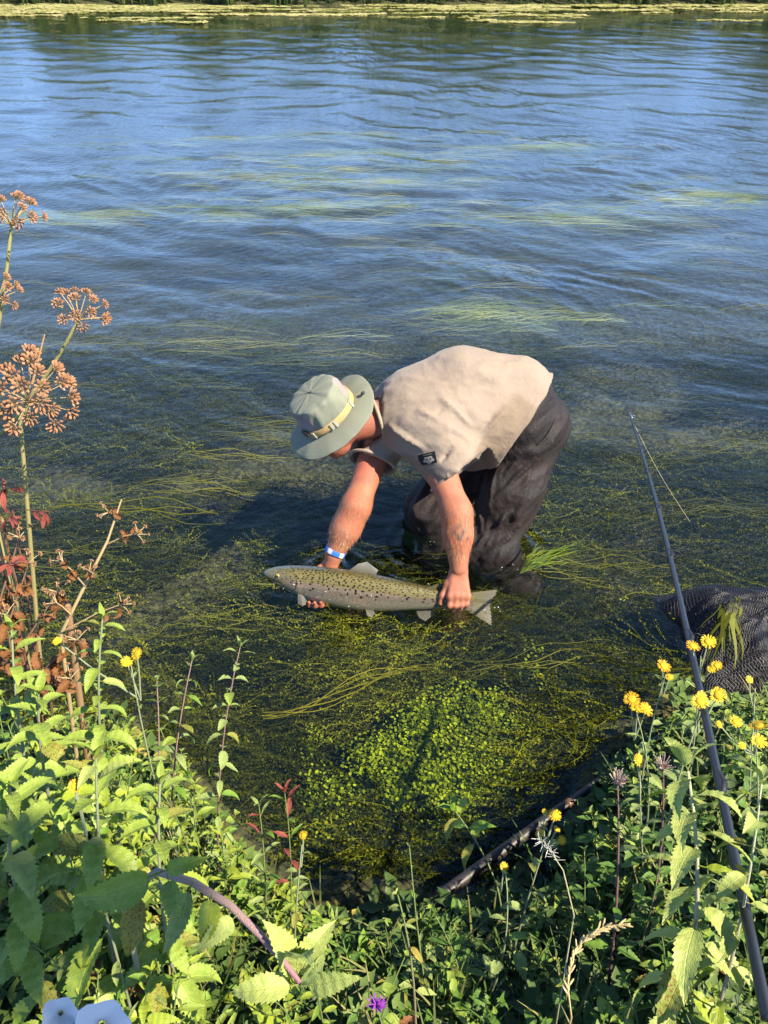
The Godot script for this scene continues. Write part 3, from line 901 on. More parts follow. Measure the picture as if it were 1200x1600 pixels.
	# long drags from the shoulder over the back, bunching round the armpit and above the hem
	for q in [[600, 612, 720, 640, 0.016, 0.007], [590, 640, 700, 672, 0.014, 0.007], [610, 665, 660, 700, 0.012, 0.009], [600, 690, 655, 722, 0.012, 0.009], [655, 640, 735, 690, 0.014, 0.007], [690, 625, 735, 665, 0.012, 0.006],
			[735, 700, 790, 640, 0.012, 0.006], [745, 715, 830, 672, 0.012, 0.006], [740, 690, 770, 650, 0.010, -0.006], [770, 590, 850, 640, 0.014, 0.005], [790, 575, 858, 615, 0.014, 0.005], [750, 570, 840, 570, 0.016, 0.004],
			[815, 690, 852, 640, 0.008, 0.006], [835, 680, 862, 600, 0.008, 0.006], [690, 560, 760, 590, 0.018, 0.004], [630, 590, 690, 600, 0.016, 0.004], [690, 720, 705, 700, 0.01, -0.008], [640, 690, 690, 640, 0.008, -0.006], [660, 570, 700, 640, 0.02, 0.004]]:
		lines.append([onto(f, at(q[0], q[1], 2.2), (at(q[0], q[1], 3.0) - at(q[0], q[1], 2.2)).normalized()), onto(f, at(q[2], q[3], 2.2), (at(q[2], q[3], 3.0) - at(q[2], q[3], 2.2)).normalized()), q[4], q[5]])
	folds(g, lines, func(p: Vector3, n: Vector3) -> float:
		var w := nr.get_noise_3d(p.x * 40.0, p.y * 95.0, p.z * 80.0) * 0.008 * (0.5 + ss(0.1, 0.45, absf(nz.get_noise_3d(p.x * 30.0, p.y * 30.0, p.z * 30.0)) * 2.0))
		w += nz.get_noise_3d(p.x * 60.0, p.y * 60.0, p.z * 60.0) * 0.007 + nr.get_noise_3d(p.x * 90.0, p.y * 210.0, p.z * 190.0) * 0.0022
		var he := absf((p - hem_at).dot(hem_n) + 0.022)
		w -= 0.0022 * ss(0.005, 0.0, he)
		return w)
	for i in g.v.size():
		var p := g.v[i]
		var n := nz.get_noise_3d(p.x * 50.0, p.y * 50.0, p.z * 50.0)
		var dry := Color(0.295, 0.232, 0.176)
		var wet := Color(0.215, 0.16, 0.11)
		var edge := 0.50 - 0.2 * ss(0.42, 0.2, p.x) + 0.06 * sin(p.x * 16.0) + 0.05 * n
		var c := wet.lerp(dry, ss(edge - 0.02, edge + 0.02, p.y - (p.z + 2.6) * 0.35))
		c = c.lerp(Color(0.30, 0.235, 0.17), ss(0.15, 0.45, nz.get_noise_3d(p.x * 34.0 + 9.0, p.y * 34.0, p.z * 34.0)) * 0.5)
		if p.y < 0.36 and p.x < 0.1: c = c.lerp(Color(0.26, 0.22, 0.14), 0.5)
		g.col[i] = c * (1.0 + 0.06 * n)
		g.col[i].a = 1.0
	var shirt := obj("shirt", g.mesh(true), M["shirt cotton"], who, back)
	# stitched sleeve hems
	for e in [[lh, l_dir, 0.101], [rh, r_dir, 0.094]]:
		g = Geo.new()
		var hx: Vector3 = e[1].cross(Vector3.UP).normalized()
		var hy: Vector3 = e[1].cross(hx)
		var hp := []
		var hr := []
		for i in 41:
			var a := TAU * i / 40.0
			hp.append(e[0] - e[1] * 0.004 + (hx * cos(a) + hy * sin(a)) * (e[2] + 0.004 * sin(a * 3.0)))
			hr.append(0.0065)
		g.tube(hp, hr, 6, Color(0.34, 0.265, 0.2))
		obj("sleeve_hem", g.mesh(), M["shirt cotton"], shirt)
	# ribbed neck band
	g = Geo.new()
	var pts := []
	var rad := []
	var nx := n_dir.cross(Vector3.UP).normalized()
	var ny := n_dir.cross(nx)
	for i in 41:
		var a := TAU * i / 40.0
		pts.append(neck + n_dir * (0.048 - 0.012 * cos(a)) + (nx * cos(a) * 0.088 + ny * sin(a) * 0.088))
		rad.append(0.0075)
	g.tube(pts, rad, 6, Color(0.34, 0.28, 0.2))
	obj("neck_band", g.mesh(), M["shirt cotton"], shirt)
	# sleeve badge: a dark square with a pale emblem and a line of lettering over it
	g = Geo.new()
	var eye_dir := (at(671, 722, 3.0) - at(671, 722, 2.0)).normalized()
	for j in 9:
		for i in 9:
			var u := i / 8.0
			var v := j / 8.0
			var px := 648.0 + 33.0 * u + 5.0 * v
			var py := 709.0 - 8.0 * u + 20.0 * v + 2.0 * u * v
			g.add(onto(f, at(px, py, 2.3), eye_dir, 0.008), Vector2(u, v))
	g.strip(0, 9, 9)
	var badge := image_tex(96, 96, func(u: float, v: float) -> Color:
		var c := Color(0.07, 0.07, 0.075)
		var q := Vector2(u - 0.55, v - 0.62)
		if q.length() < 0.3 + 0.04 * sin(atan2(q.y, q.x) * 5.0): c = Color(0.62, 0.58, 0.52)
		if Vector2(u - 0.45, v - 0.58).length() < 0.06 or Vector2(u - 0.66, v - 0.58).length() < 0.06: c = Color(0.1, 0.1, 0.1)
		if Vector2((u - 0.55) * 1.6, v - 0.78).length() < 0.06: c = Color(0.14, 0.13, 0.12)
		if v > 0.1 and v < 0.2 and u > 0.3 and u < 0.8 and fposmod(u * 13.0, 1.0) < 0.6: c = Color(0.5, 0.48, 0.45)
		return c)
	obj("sleeve_badge", g.mesh(), mat("sleeve badge", Color.WHITE, 0.7, {"albedo_texture": badge}), shirt)
	# ---- trousers
	f = Field.new()
	f.K = 0.06
	f.cap(Vector3(0.53, 0.43, -2.66), Vector3(0.57, 0.415, -2.68), 0.185, 0.178, Vector3.UP, 1.36)
	f.cap(l_hip + Vector3(-0.035, 0.03, -0.02), r_hip + Vector3(-0.07, 0.03, 0.02), 0.122, 0.122)
	f.cap(l_hip - Vector3(0.02, 0, 0), l_hip.lerp(l_kn, 0.55), 0.125, 0.108)
	f.cap(l_hip.lerp(l_kn, 0.5), l_kn, 0.108, 0.086)
	f.cap(l_kn + Vector3(0.0, -0.01, 0), l_kn + Vector3(0.075, -0.02, 0.03), 0.075, 0.05)
	f.cap(l_kn, l_an, 0.08, 0.07)
	f.cap(r_hip, r_kn, 0.13, 0.1)
	f.cap(r_kn, r_kn + Vector3(0.05, -0.2, 0.08), 0.1, 0.09)
	f.cap(r_kn + Vector3(0.05, -0.2, 0.08), r_an, 0.08, 0.065)
	var wh := Field.new()
	wh.cap(Vector3(0.45, 0.43, -2.66), Vector3(0.6, 0.42, -2.66), 0.19, 0.18, Vector3.UP, 1.3)
	g = Geo.new()
	f.net(Vector3(0.02, -0.4, -3.08), Vector3(0.94, 0.7, -2.14), 0.0075, g)
	lines = []
	for q in [[868, 625, 800, 690, 0.012, 0.007], [875, 650, 790, 740, 0.011, 0.009], [860, 690, 765, 790, 0.010, 0.010], [840, 720, 760, 850, 0.010, 0.010], [850, 740, 790, 860, 0.010, 0.009], [825, 760, 775, 880, 0.009, 0.009],
			[760, 730, 752, 830, 0.010, 0.009], [780, 710, 766, 800, 0.009, 0.008], [745, 740, 740, 860, 0.010, 0.008], [800, 800, 745, 850, 0.008, 0.010], [805, 830, 750, 875, 0.008, 0.010], [800, 850, 760, 890, 0.008, 0.009],
			[885, 640, 850, 720, 0.010, 0.006], [770, 720, 830, 700, 0.010, 0.008], [680, 760, 668, 830, 0.012, 0.010], [700, 770, 690, 850, 0.010, 0.010], [720, 760, 716, 840, 0.010, -0.008]]:
		lines.append([onto(f, at(q[0], q[1], 2.3), (at(q[0], q[1], 3.0) - at(q[0], q[1], 2.3)).normalized()), onto(f, at(q[2], q[3], 2.3), (at(q[2], q[3], 3.0) - at(q[2], q[3], 2.3)).normalized()), q[4], q[5]])
	folds(g, lines, func(p: Vector3, n: Vector3) -> float:
		var t := p - l_hip
		var la := (l_kn - l_hip).normalized()
		var s := t.dot(la)
		var q := t - la * s
		var fold := nr.get_noise_3d(q.x * 120.0 + s * 38.0, s * 30.0, q.z * 120.0 - s * 22.0)
		return (maxf(fold, -0.3) * 0.019 - 0.004) * ss(0.7, 0.45, p.y) + 0.6 * nz.get_noise_3d(p.x * 70.0, p.y * 70.0, p.z * 70.0) * 0.008)
	for i in g.v.size():
		var p := g.v[i]
		var n := nz.get_noise_3d(p.x * 60.0, p.y * 60.0, p.z * 60.0)
		var c := Color(0.028, 0.023, 0.023) * (1.0 + 0.15 * n)
		c = c.lerp(Color(0.016, 0.014, 0.015), ss(0.12, 0.02, p.y + 0.03 * n))
		c.a = 1.0
		g.col[i] = c
	var trousers := obj("trousers", g.mesh(true), M["trouser nylon"], who, back)
	# a stitched pocket seam on the hip
	g = Geo.new()
	pts = []; rad = []
	for i in 12:
		var t := i / 11.0
		pts.append(onto(f, at(lerpf(874, 838, t), lerpf(650, 700, t) + 8.0 * sin(t * 3.0), 2.3), (at(850, 670, 3.0) - at(850, 670, 2.3)).normalized(), 0.004))
		rad.append(0.0028)
	g.tube(pts, rad, 5, Color(0.04, 0.035, 0.036))
	obj("pocket_seam", g.mesh(), M["trouser nylon"], trousers)
	# boots, under water
	for s in [[l_an, Vector3(0.13, -0.06, 0.01)], [r_an, Vector3(-0.14, -0.04, 0.02)]]:
		g = Geo.new()
		var bf := Field.new()
		bf.cap(s[0] + Vector3(0, 0.03, 0), s[0] + Vector3(0, -0.04, 0), 0.055, 0.055)
		bf.cap(s[0] + Vector3(0, -0.05, 0), s[0] + s[1], 0.05, 0.042)
		bf.net(s[0] - Vector3.ONE * 0.25, s[0] + Vector3.ONE * 0.25, 0.012, g)
		obj("boot", g.mesh(), M["dark rubber"], who, back)
	# ---- bush hat
	var hb := Basis(face.cross(up) * -1.0, up, face).orthonormalized()
	var hat := Node3D.new()
	hat.name = "hat"
	who.add_child(hat)
	hat.transform = back * Transform3D(hb.scaled_local(Vector3(1.07, 1.12, 1.07)), brim_at + Vector3(-0.008, -0.004, 0.0))
	g = Geo.new()
	var sage := Color(0.235, 0.25, 0.185)
	for r in 30:                 # brim, upper and lower face with rows of stitching
		var lowside := r > 14
		var t := (r / 14.0) if not lowside else (29 - r) / 14.0
		var rr := lerpf(0.092, 0.172, t)
		for s in 64:
			var a := TAU * s / 64.0
			var droop := -0.018 * t * t - 0.012 * t * cos(2.0 * a) + 0.007 * t * sin(3.0 * a + 1.0) + 0.006 * t * nz.get_noise_2d(cos(a) * 40.0, sin(a) * 40.0) - 0.012 * t * maxf(0.0, sin(a))
			var st := 0.0011 * (1.0 if r % 2 == 0 else -1.0)
			g.add(Vector3(cos(a) * rr * 0.96, droop + (st if not lowside else -0.004 - st), sin(a) * rr * 1.03), Vector2(s / 64.0, t), sage * (0.97 + 0.05 * (r % 2)) + Color(0, 0, 0, 1))
	for i in g.v.size(): g.col[i].a = 1.0
	g.strip(0, 30, 64, true)
	for i in range(0, g.ix.size(), 3):
		var q := g.ix[i]
		g.ix[i] = g.ix[i + 1]; g.ix[i + 1] = q
	obj("brim", g.mesh(), M["hat cotton"], hat)
	g = Geo.new()
	var prof := [[0.101, -0.004], [0.1005, 0.02], [0.099, 0.04], [0.097, 0.06], [0.095, 0.078], [0.092, 0.09], [0.087, 0.099], [0.084, 0.1], [0.08, 0.102], [0.066, 0.105], [0.045, 0.107], [0.022, 0.108], [0.003, 0.1085]]
	for r in prof.size():
		for s in 72:
			var a := TAU * s / 72.0
			var w := nz.get_noise_3d(cos(a) * 40.0, prof[r][1] * 500.0, sin(a) * 40.0)
			var w2 := nr.get_noise_3d(cos(a) * 26.0, prof[r][1] * 240.0, sin(a) * 26.0)
			var dent := -0.016 * exp(-pow(wrapf(a - 1.35, -PI, PI) / 0.5, 2.0)) * ss(0.02, 0.05, prof[r][1]) * ss(0.11, 0.07, prof[r][1])
			var rr: float = prof[r][0] + (0.009 * w + 0.008 * w2) * ss(0.0, 0.04, prof[r][1]) + dent
			var c := sage
			var pink := Color(0.32, 0.255, 0.245)
			var wa := wrapf(a - 1.45, -PI, PI)
			if prof[r][1] > 0.035 and prof[r][1] < 0.095: c = c.lerp(pink, ss(0.85, 0.6, absf(wa)))
			if prof[r][1] > 0.03 and prof[r][1] < 0.1: c = c.lerp(pink, ss(0.32, 0.2, absf(wrapf(a + 1.15, -PI, PI))))
			c *= 1.0 + 0.1 * w
			c.a = 1.0
			g.add(Vector3(cos(a) * rr * 0.95, prof[r][1] + 0.004 * w * ss(0.05, 0.1, prof[r][1]), sin(a) * rr * 1.04), Vector2(s / 72.0, r / 13.0), c)
	g.strip(0, prof.size(), 72, true)
	for i in range(0, g.ix.size(), 3):
		var q := g.ix[i]
		g.ix[i] = g.ix[i + 1]; g.ix[i + 1] = q
	var crown := obj("crown", g.mesh(), M["hat cotton"], hat)
	g = Geo.new()
	for r in 6:
		for s in 72:
			var a := TAU * s / 72.0
			var o: float = [0.1025, 0.1055, 0.1055, 0.1055, 0.1045, 0.1015][r]
			var yy: float = [0.004, 0.0045, 0.011, 0.018, 0.0265, 0.027][r] + 0.004 * sin(a * 2.0 + 0.5)
			g.add(Vector3(cos(a) * o * 0.955, yy, sin(a) * o * 1.045))
	g.strip(0, 6, 72, true)
	for i in range(0, g.ix.size(), 3):
		var q := g.ix[i]
		g.ix[i] = g.ix[i + 1]; g.ix[i + 1] = q
	var strap := obj("hat_strap", g.mesh(), M["strap tan"], hat)
	mat("loop cotton", lin(0.38, 0.39, 0.33), 0.8)
	for a in [0.15, 0.30, 1.0, 2.4, 4.2, 5.6]:
		var bx := BoxMesh.new()
		bx.size = Vector3(0.009, 0.024, 0.004)
		obj("strap_loop", bx, M["loop cotton"], strap, Transform3D(Basis(Vector3.UP, PI / 2 - a), Vector3(cos(a) * 0.1025, 0.0135 + 0.004 * sin(a * 2.0 + 0.5), sin(a) * 0.1115)))
	var tg := Geo.new()
	tg.ball(Vector3(0.075, 0.004, -0.125), Vector3(0.006, 0.006, 0.009))
	obj("cord_toggle", tg.mesh(), M["black"], hat)
	tg = Geo.new()
	tg.ball(Vector3(0.03, 0.03, 0.108), Vector3(0.03, 0.011, 0.006))
	obj("dark_badge", tg.mesh(), M["black"], hat)
	# blue and white band on the right wrist
	g = Geo.new()
	var wa := (r_wr - r_el).normalized()
	var wx := wa.cross(Vector3.UP).normalized()
	var wy := wa.cross(wx)
	var wc := r_wr - wa * 0.012
	for r in 4:
		for s in 28:
			var a := TAU * s / 28.0
			var o: float = [0.0385, 0.042, 0.042, 0.0385][r]
			g.add(wc + wa * [-0.009, -0.009, 0.009, 0.009][r] + (wx * cos(a) + wy * sin(a)) * o, Vector2.ZERO, Color(0.03, 0.16, 0.6) if (s / 2) % 3 != 1 else Color(0.75, 0.75, 0.75))
	g.strip(0, 4, 28, true)
	obj("wristband", g.mesh(), M["tinted"], who, back)

func make_fish() -> void:
	var nose := Vector3(-0.463, 0.004, -2.216)
	var tail := Vector3(0.335, -0.016, -2.073)
	var ax := (tail - nose).normalized()
	var upv := (Vector3(0.03, 0.93, 0.0) + Vector3(0, 0, -0.36)).normalized()
	upv = (upv - ax * upv.dot(ax)).normalized()
	var side := ax.cross(upv)               # points to the camera's side
	var fish := thing("fish", "large spotted olive trout held level at the water surface", "fish", nose)
	var fr := Transform3D(Basis(ax, upv, side), Vector3.ZERO)
	var L := (tail - nose).length()
	# outline: [along, top, bottom, half width]
	var pr := [[0.0, 0.004, -0.006, 0.006], [0.015, 0.016, -0.016, 0.017], [0.05, 0.029, -0.030, 0.028], [0.10, 0.041, -0.046, 0.037], [0.16, 0.050, -0.060, 0.042], [0.22, 0.056, -0.071, 0.045], [0.32, 0.063, -0.083, 0.048], [0.44, 0.065, -0.086, 0.048],
		[0.56, 0.060, -0.078, 0.044], [0.66, 0.052, -0.064, 0.038], [0.76, 0.043, -0.049, 0.030], [0.85, 0.035, -0.038, 0.023], [0.93, 0.033, -0.034, 0.017], [1.0, 0.038, -0.038, 0.009]]
	var along := func(t: float) -> Array:
		var i := 0
		while i < pr.size() - 2 and pr[i + 1][0] < t: i += 1
		var f: float = clampf((t - pr[i][0]) / (pr[i + 1][0] - pr[i][0]), 0.0, 1.0)
		var o := []
		for k in range(1, 4):
			var p0: float = pr[maxi(i - 1, 0)][k]
			var p3: float = pr[mini(i + 2, pr.size() - 1)][k]
			o.append(cubic_interpolate(pr[i][k], pr[i + 1][k], p0, p3, f) if i > 0 else lerpf(pr[i][k], pr[i + 1][k], sqrt(f)))
		return o
	var g := Geo.new()
	var rows := 72
	var cols := 36
	for r in rows:
		var t := float(r) / (rows - 1)
		t = t * t * 0.3 + t * 0.7
		var o: Array = along.call(t)
		var bend := -0.01 * sin(t * PI)
		for c in cols:
			var a := TAU * c / cols
			var y: float = (o[0] * 1.02 if cos(a) > 0.0 else -o[1] * 1.02) * signf(cos(a)) * pow(absf(cos(a)), 0.9)
			var z: float = o[2] * signf(sin(a)) * pow(absf(sin(a)), 0.85)
			# gill cover stands a little proud; the mouth is a crease
			if t > 0.1 and t < 0.185: z *= 1.0 + 0.09 * ss(0.1, 0.17, t) * absf(sin(a))
			if t < 0.1 and absf(y + 0.006 - t * 0.05 + 0.012) < 0.004: z *= 0.86
			g.add(fr * Vector3(t * L, y + bend, z), Vector2(t, absf(wrapf(a, -PI, PI)) / PI))
	g.strip(0, rows, cols, true)
	for i in range(0, g.ix.size(), 3):
		var q := g.ix[i]
		g.ix[i] = g.ix[i + 1]; g.ix[i + 1] = q
	var spots := []
	for i in 1500:
		var u := rng.randf_range(0.05, 0.97)
		var v := rng.randf() * 0.62
		if rng.randf() < ss(0.32, 0.6, v): continue
		if u < 0.16 and rng.randf() < 0.45: continue
		var ok := true
		for s in spots:
			if absf(s[0] - u) < 0.0125 and absf(s[1] - v) < 0.034: ok = false; break
		if ok: spots.append([u, v, rng.randf_range(0.0034, 0.0060), rng.randf_range(0.7, 1.4)])
	var w := 1024
	var hh := 256
	var im := Image.create(w, hh, false, Image.FORMAT_RGBA8)
	var hm := Image.create(w, hh, false, Image.FORMAT_RGBA8)
	for y in hh:
		var v := (y + 0.5) / hh
		for x in w:
			var u := (x + 0.5) / w
			var n := nz.get_noise_2d(u * 900.0, v * 260.0)
			var m := nz.get_noise_2d(u * 3000.0, v * 900.0)
			var c := Color(0.10, 0.088, 0.028).lerp(Color(0.21, 0.18, 0.06), ss(0.04, 0.3, v + 0.05 * n))
			c = c.lerp(Color(0.25, 0.205, 0.17), ss(0.40, 0.50, v + 0.05 * n))
			c = c.lerp(Color(0.33, 0.32, 0.25), ss(0.52, 0.7, v + 0.06 * n))
			c = c.lerp(Color(0.5, 0.49, 0.43), ss(0.72, 0.9, v))
			c = c.lerp(Color(0.17, 0.165, 0.085), ss(0.17, 0.08, u) * 0.8)
			c *= 1.0 + 0.16 * m + 0.10 * n
			# gill cover edge, cheek and jaw lines
			var gill := absf(u - 0.175 + 0.5 * pow(v - 0.5, 2.0))
			if v > 0.22: c = c.lerp(Color(0.05, 0.045, 0.03), ss(0.004, 0.001, gill) * 0.8)
			if u < 0.11: c = c.lerp(Color(0.05, 0.045, 0.035), ss(0.018, 0.004, absf(v - 0.56 - u * 0.6)) * 0.8)
			im.set_pixel(x, y, Color(c.linear_to_srgb(), 1.0))
			var row := floorf(v * 46.0)
			var sc := Vector2(fposmod(u * 170.0 + 0.5 * fposmod(row, 2.0), 1.0) - 0.5, fposmod(v * 46.0, 1.0) - 0.5).length()
			var k := 0.55 - 0.5 * sc * (1.0 if u > 0.18 else 0.15) + 0.2 * m
			hm.set_pixel(x, y, Color(k, k, k))
	for s in spots:
		for y in range(int((s[1] - 0.03) * hh), int((s[1] + 0.03) * hh)):
			for x in range(int((s[0] - 0.009) * w), int((s[0] + 0.009) * w)):
				if x < 0 or y < 0 or x >= w or y >= hh: continue
				var q := Vector2((float(x) / w - s[0]) * s[3], (float(y) / hh - s[1]) * 0.33 / s[3])
				var e: float = ss(s[2] * 1.25, s[2] * 0.75, q.length())
				if e > 0.0: im.set_pixel(x, y, im.get_pixel(x, y).lerp(Color(0.07, 0.06, 0.05), e * 0.96))
	mat("fish skin", Color(0.92, 0.92, 0.92), 0.28, {"albedo_texture": ImageTexture.create_from_image(im), "heightmap_enabled": true, "heightmap_texture": ImageTexture.create_from_image(hm), "heightmap_scale": 0.2, "clearcoat_enabled": true, "clearcoat": 1.0, "clearcoat_roughness": 0.12})
	obj("trunk", g.mesh(), M["fish skin"], fish)
	# fins with rays: [name, points of the root, points of the outer edge, colour]
	var fin := func(called: String, root: Array, outer: Array, c1: Color, c2: Color, wavy := 0.0) -> void:
		var q := Geo.new()
		var n := 25
		var m := 7
		for sidey in [1.0, -1.0]:
			for i in n:
				var t := float(i) / (n - 1)
				var a: Vector3 = root[0].lerp(root[1], t)
				var bq := t * (outer.size() - 1)
				var bi := mini(int(bq), outer.size() - 2)
				var e: Vector3 = outer[bi].lerp(outer[bi + 1], bq - bi)
				for j in m:
					var k := float(j) / (m - 1)
					var ray := (0.0011 if i % 2 == 0 else 0.0004) * (1.0 - 0.7 * k)
					var p := a.lerp(e, k) + Vector3(0, 0, ray * sidey + wavy * sin(t * 9.0) * k)
					if j == m - 1 and i % 2 == 1: p = a.lerp(e, k - 0.04)
					q.add(fr * p, Vector2(t, k), c1.lerp(c2, k) * (1.05 if i % 2 == 0 else 0.85))
		for i in q.v.size(): q.col[i].a = 1.0
		q.strip(0, n, m)
		var fi := q.ix.size()
		q.strip(n * m, n, m)
		for i in range(fi, q.ix.size(), 3):
			var z := q.ix[i]
			q.ix[i] = q.ix[i + 1]; q.ix[i + 1] = z
		obj(called, q.mesh(), M["fin"], fish)
	mat("fin", Color(1, 1, 1, 0.72), 0.35, {"transparency": BaseMaterial3D.TRANSPARENCY_ALPHA, "vertex_color_use_as_albedo": true, "backlight_enabled": true, "backlight": Color(0.5, 0.5, 0.45), "clearcoat_enabled": true, "clearcoat": 0.4})
	var pale := Color(0.42, 0.42, 0.38)
	var dusk := Color(0.16, 0.14, 0.08)
	fin.call("dorsal_fin", [Vector3(0.40 * L, 0.05, 0), Vector3(0.53 * L, 0.048, 0)], [Vector3(0.45 * L, 0.092, 0.004), Vector3(0.49 * L, 0.104, 0.002), Vector3(0.545 * L, 0.076, 0)], dusk, pale, 0.002)
	fin.call("adipose_fin", [Vector3(0.785 * L, 0.034, 0), Vector3(0.82 * L, 0.032, 0)], [Vector3(0.82 * L, 0.05, 0.0), Vector3(0.845 * L, 0.056, 0.0), Vector3(0.845 * L, 0.046, 0.0)], dusk, dusk)
	fin.call("tail_fin", [Vector3(0.965 * L, 0.033, 0), Vector3(0.965 * L, -0.033, 0)], [Vector3(1.10 * L, 0.066, 0.006), Vector3(1.095 * L, 0.042, 0.0), Vector3(1.075 * L, 0.0, -0.003), Vector3(1.09 * L, -0.045, 0.004), Vector3(1.095 * L, -0.076, 0.012)], Color(0.30, 0.26, 0.11), Color(0.36, 0.34, 0.28), 0.002)
	fin.call("pectoral_fin", [Vector3(0.18 * L, -0.045, 0.03), Vector3(0.20 * L, -0.052, 0.028)], [Vector3(0.19 * L, -0.085, 0.055), Vector3(0.215 * L, -0.09, 0.06), Vector3(0.235 * L, -0.08, 0.045)], Color(0.13, 0.12, 0.08), Color(0.17, 0.16, 0.14))
	fin.call("pelvic_fin", [Vector3(0.50 * L, -0.07, 0.02), Vector3(0.525 * L, -0.068, 0.02)], [Vector3(0.52 * L, -0.095, 0.045), Vector3(0.545 * L, -0.1, 0.046), Vector3(0.555 * L, -0.085, 0.036)], Color(0.16, 0.15, 0.1), Color(0.24, 0.23, 0.19))
	fin.call("anal_fin", [Vector3(0.73 * L, -0.05, 0.0), Vector3(0.80 * L, -0.042, 0.0)], [Vector3(0.76 * L, -0.09, 0.01), Vector3(0.79 * L, -0.1, 0.012), Vector3(0.83 * L, -0.065, 0.004)], Color(0.16, 0.15, 0.1), Color(0.24, 0.23, 0.19))
	for s in [-1.0, 1.0]:
		g = Geo.new()
		var o: Array = along.call(0.075)
		var ec := fr * Vector3(0.078 * L, 0.008, s * (o[2] - 0.003))
		g.ball(ec, Vector3.ONE * 0.0085, Basis.IDENTITY, 8, 12)
		var eye := obj("eye", g.mesh(), mat("fish eye", lin(0.4, 0.3, 0.08), 0.1), fish)
		g = Geo.new()
		g.ball(fr * Vector3(0.078 * L, 0.0085, s * (o[2] + 0.0022)), Vector3.ONE * 0.0046)
		obj("pupil", g.mesh(), M["black"], eye)

func make_rod() -> void:
	var tip := level(985, 650, 0.27)
	var butt := level(1199, 1592, 0.80)
	var rod := thing("fishing_rod", "slim dark fishing rod slanting out over the water on the right", "fishing rod", butt)
	var g := Geo.new()
	var pts := []
	var rad := []
	for i in 40:
		var t := i / 39.0
		var s := t
		var p := butt.lerp(tip, s) + Vector3(0.0, 0.09 * sin(t * PI) * 0.6, 0) - butt
		pts.append(p)
		rad.append(lerpf(0.0090, 0.0046, pow(t, 0.9)))
	g.tube(pts, rad, 10)
	obj("blank", g.mesh(), M["rod blank"], rod)
	# line guides: a foot whipped to the blank and a ring
	for t in [0.16, 0.33, 0.48, 0.60, 0.72, 0.82, 0.895, 0.95, 0.997]:
		g = Geo.new()
		var i := int(t * 39.0)
		var p: Vector3 = pts[i].lerp(pts[mini(i + 1, 39)], t * 39.0 - i)
		var dirv: Vector3 = (pts[mini(i + 1, 39)] - pts[i - 1]).normalized()
		var sd := dirv.cross(Vector3.UP).normalized()
		var dn := sd.cross(dirv) * -1.0
		var r := lerpf(0.012, 0.007, clampf((t - 0.6) / 0.4, 0.0, 1.0))
		var ring := []
		var rr := []
		for k in 15:
			var a := TAU * k / 14.0
			ring.append(p + sd * 0.006 + (sd * cos(a) + dn * sin(a)) * r + sd * r)
			rr.append(0.0012)
		g.tube(ring, rr, 5)
		g.tube([p - dirv * 0.022, p + sd * 0.006, p + dirv * 0.022], [lerpf(0.0094, 0.005, t), lerpf(0.0102, 0.006, t), lerpf(0.0094, 0.005, t)], 8)
		obj("line_guide", g.mesh(), M["steel"] if t > 0.99 else M["black"], rod)
	g = Geo.new()
	var e := level(1078, 815, 0.0) - butt
	var tp: Vector3 = pts[39]
	pts = []; rad = []
	for i in 14:
		var t := i / 13.0
		pts.append(tp.lerp(e, t) - Vector3(0, 0.02 * sin(t * PI), 0))
		rad.append(0.0009)
	g.tube(pts, rad, 4)
	obj("fishing_line", g.mesh(), M["line"], rod)

